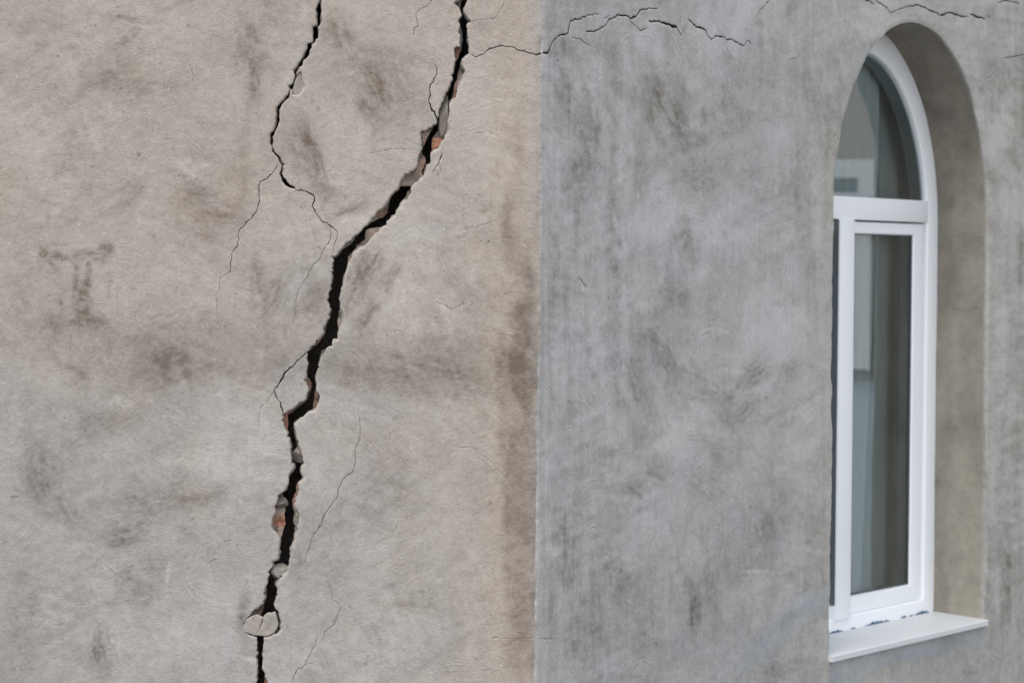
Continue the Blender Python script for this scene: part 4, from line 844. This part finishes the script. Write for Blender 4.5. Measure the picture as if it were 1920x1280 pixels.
# ------------------------------------------------------------------ loose pieces held in the crack
def slab_piece(name, outline, d0, thick, m, label, cat, tilt=(0, 0), seed=0, crack=None, tone_=(.40, .365, .325)):
    pts = rough_line(Lp(outline), .004, .0005, True, seed)
    cx = sum(p.x for p in pts) / len(pts); cz = sum(p.y for p in pts) / len(pts)
    holes = [crack] if crack else []
    xs = [p.x for p in pts]; zs = [p.y for p in pts]
    G = grid_pts(min(xs), max(xs), min(zs), max(zs), .0025, .0025)
    V, F, B_ = sheet([(p.x, p.y) for p in pts], holes, G[inside(G, pts)])
    E = np.concatenate([F[:, [0, 1]], F[:, [1, 2]], F[:, [2, 0]]]); key = np.sort(E, 1); kk = key[:, 0] * len(V) + key[:, 1]
    _, first, cnt = np.unique(kk, return_index=True, return_counts=True); B = E[first[cnt == 1]]
    lx, lz = V[:, 0] - cx, V[:, 1] - cz
    bd = np.zeros(len(V)); bd[np.unique(B)] = .0009
    y = .0006 * fbm(lx * 120, lz * 120, seed + 5, 3) + bd + lx * tilt[0] + lz * tilt[1]
    top = np.c_[lx, y, lz]; bi = np.unique(B); mp = -np.ones(len(V), int); mp[bi] = np.arange(len(bi)) + len(V)
    low = top[bi].copy(); low[:, 1] += thick; low[:, 0] *= .97; low[:, 2] *= .97
    F4 = np.c_[B[:, 1], B[:, 0], mp[B[:, 0]], mp[B[:, 1]]]
    VVp = np.concatenate([top, low]); me = mesh_np(name, VVp, F, F4, np.r_[np.zeros(len(F)), np.ones(len(F4))])
    px_, py_ = project(VVp[:, 0] + cx, VVp[:, 1], VVp[:, 2] + cz)
    set_attr(me, 'stain', np.array(tone_) * (1 + .12 * fbm(px_ / 14, py_ / 14, seed, 4))[:, None], 'FLOAT_COLOR')
    set_attr(me, 'flat', np.c_[VVp[:, 0] + cx, VVp[:, 2] + cz, VVp[:, 1] * 0], 'FLOAT_VECTOR')
    o = link(name, me, None, [m, M_BROKEN]); o.location = (cx, d0, cz); o['label'] = label; o['category'] = cat
    return o
frag = zD([(420,868),(443,852),(462,845),(487,838),(505,849),(523,860),(533,843),(556,827),(578,829),(600,820),(610,838),(618,866),(624,902),(616,930),(598,958),(570,972),(538,981),(500,975),(462,972),(424,960),(404,952),(400,915),(410,888)])
fc = slit(Lp(zD([(523,862),(520,885),(508,915),(498,945)])), [1.5 * px1, 1.2 * px1, .9 * px1, .4 * px1], seed=77, step=.004, amp=.0005)
slab_piece('plaster_fragment', frag, .0012, .016, M_TAN, 'flat plaster fragment with a hairline split, wedged low in the wide crack', 'fragment', (.05, -.03), 61, fc, (.305, .275, .243))
fl = zA([(378,548),(394,503),(411,474),(423,466),(436,502),(450,555),(436,586),(404,612),(370,603)])
slab_piece('plaster_flake', fl, .0035, .010, M_TAN, 'small loosened plaster flake beside the narrow upper crack', 'flake', (.10, -.12), 62, None, (.335, .295, .26))
def lump(name, cpx, rx, rz, ry, m, label, y0, seed):
    bm = bmesh.new(); bmesh.ops.create_icosphere(bm, subdivisions=4, radius=1)
    P_ = np.array([v.co[:] for v in bm.verts]); f1 = fbm(P_[:, 0] * 1.3 + P_[:, 1] * .7, P_[:, 2] * 1.3 - P_[:, 1] * .5, seed, 4)
    # facets: cut by a few random planes, as broken mortar is
    rg = np.random.default_rng(seed); pl = rg.normal(size=(9, 3)); pl /= np.linalg.norm(pl, axis=1, keepdims=True); off = rg.uniform(.48, .80, 9)
    dots = P_ @ pl.T; sc = np.minimum(1, (off / np.maximum(dots, 1e-3)).min(1, where=dots > 0, initial=1))
    P_ = P_ * (sc * 1.3 * (1 + .09 * f1))[:, None]
    for v, p in zip(bm.verts, P_): v.co = (p[0] * rx, p[1] * ry, p[2] * rz)
    me = bpy.data.meshes.new(name); bm.to_mesh(me); bm.free()
    me.set_sharp_from_angle(angle=math.radians(18))
    o = link(name, me, None, [m]); x, z_ = L(*cpx); o.location = (x, y0, z_); o['label'] = label; o['category'] = 'mortar chunk'; o['group'] = 'mortar chunks held in the wide crack'
    return o
M_LUMP = simple('mortar_lump', (.235, .222, .20), .95, .9, 260, .35, 90, .2)
M_LUMPD = simple('dark_mortar', (.20, .178, .152), .95, .9, 260, .35, 90, .2)
lump('mortar_chunk', zD([(628,568)])[0], .0145, .0115, .012, M_LUMP, 'pale angular mortar chunk wedged in the wide crack above the flat split fragment', .014, 301).rotation_euler = (0, -.5, 0)
lump('mortar_chunk', zC([(680,790)])[0], .0095, .018, .014, M_LUMPD, 'dark grey mortar chunk along the right side of the crack below its sharp bend', .022, 305)
lump('mortar_chunk', zD([(738,215)])[0], .0065, .0175, .012, M_LUMPD, 'thin dark mortar chunk on the right of the crack opposite the red brick patch', .016, 309)
lump('mortar_chunk', zA([(1352,742)])[0], .0095, .033, .014, M_LUMPD, 'long grey mortar chunk lining the crack near the top, above the red brick', .020, 313).rotation_euler = (0, .12, 0)
lump('mortar_chunk', zD([(645,118)])[0], .010, .0095, .012, M_LUMPD, 'small grey mortar chunk on the left of the crack just above the red brick patch', .020, 317)

# ------------------------------------------------------------------ ground and the neighbour mirrored in the panes
gm = simple('paving', (.16, .155, .15), .9, .4, 40, .25, 1.5)
me = bpy.data.meshes.new('ground'); g = 400; me.from_pydata([(-g, -g, 0), (g, -g, 0), (g, g, 0), (-g, g, 0)], [], [(0, 1, 2, 3)])
go = link('ground', me, None, [gm]); go['kind'] = 'structure'; go.location = (0, 0, -.004)

def neighbour():
    b = empty('neighbour_house', (0, 0, 0), 'beige house with white barred windows, seen only as the reflection in the window panes', 'house')
    pc = W(SC, 0, .16); vd = (pc - Vector((0, -Z0, 0))); vd.z = 0; vd.normalize()
    rf = vd - 2 * vd.dot(nin) * nin
    c = pc + rf * 7; b.location = c; b.rotation_euler = (0, 0, math.atan2(rf.y, rf.x) + math.radians(8))   # local +X away from the window, +Y sideways
    mw = simple('beige_render', (.34, .265, .215), .9, .3, 30, .12, 1.5); mwh = simple('white_joinery', (.75, .75, .74), .5); mg = simple('dark_glass', (.04, .05, .055), .08)
    def bx(name, x0, x1, y0, y1, z0, z1, m, par=b):
        me = bpy.data.meshes.new(name); vs = [(x, y, z) for z in (z0, z1) for (x, y) in ((x0, y0), (x1, y0), (x1, y1), (x0, y1))]
        me.from_pydata(vs, [], [(3, 2, 1, 0), (4, 5, 6, 7), (0, 1, 5, 4), (1, 2, 6, 5), (2, 3, 7, 6), (3, 0, 4, 7)]); return link(name, me, par, [m])
    bx('wall', 0, 5, -3.5, 3.2, 1.2, 3.6, mw); bx('plinth', -.01, 5, -3.5, 3.2, 0, 1.198, simple('pale_render', (.50, .55, .57), .9, .3, 30, .12, 1.5)); bx('roof', -.3, 5.3, -3.8, 3.5, 3.6, 3.8, M_ROOF)
    for y0 in (-2.25, -.825, .75, 2.0):
        for zz in (1.25,):
            wn = bx('window', -.04, -.011, y0, y0 + .9, zz, zz + .91, mg)
            f = bmesh.new()
            for (a, b_, c_, d_) in ((0, .9, 0, .06), (0, .9, .83, .91), (0, .07, .06, .83), (.83, .9, .06, .83), (.42, .48, .06, .83), (.07, .42, .73, .765), (.48, .83, .73, .765), (.07, .42, .56, .60), (.48, .83, .56, .60), (.07, .42, .3, .33), (.48, .83, .3, .33)):
                mtx = Matrix.Translation((-.05, y0 + (a + b_) / 2, zz + (c_ + d_) / 2)) @ Matrix.Diagonal((.04, b_ - a, d_ - c_, 1)); bmesh.ops.create_cube(f, size=1, matrix=mtx)
            me = bpy.data.meshes.new('window_frame'); f.to_mesh(me); f.free(); link('window_frame', me, wn, [mwh])
neighbour()
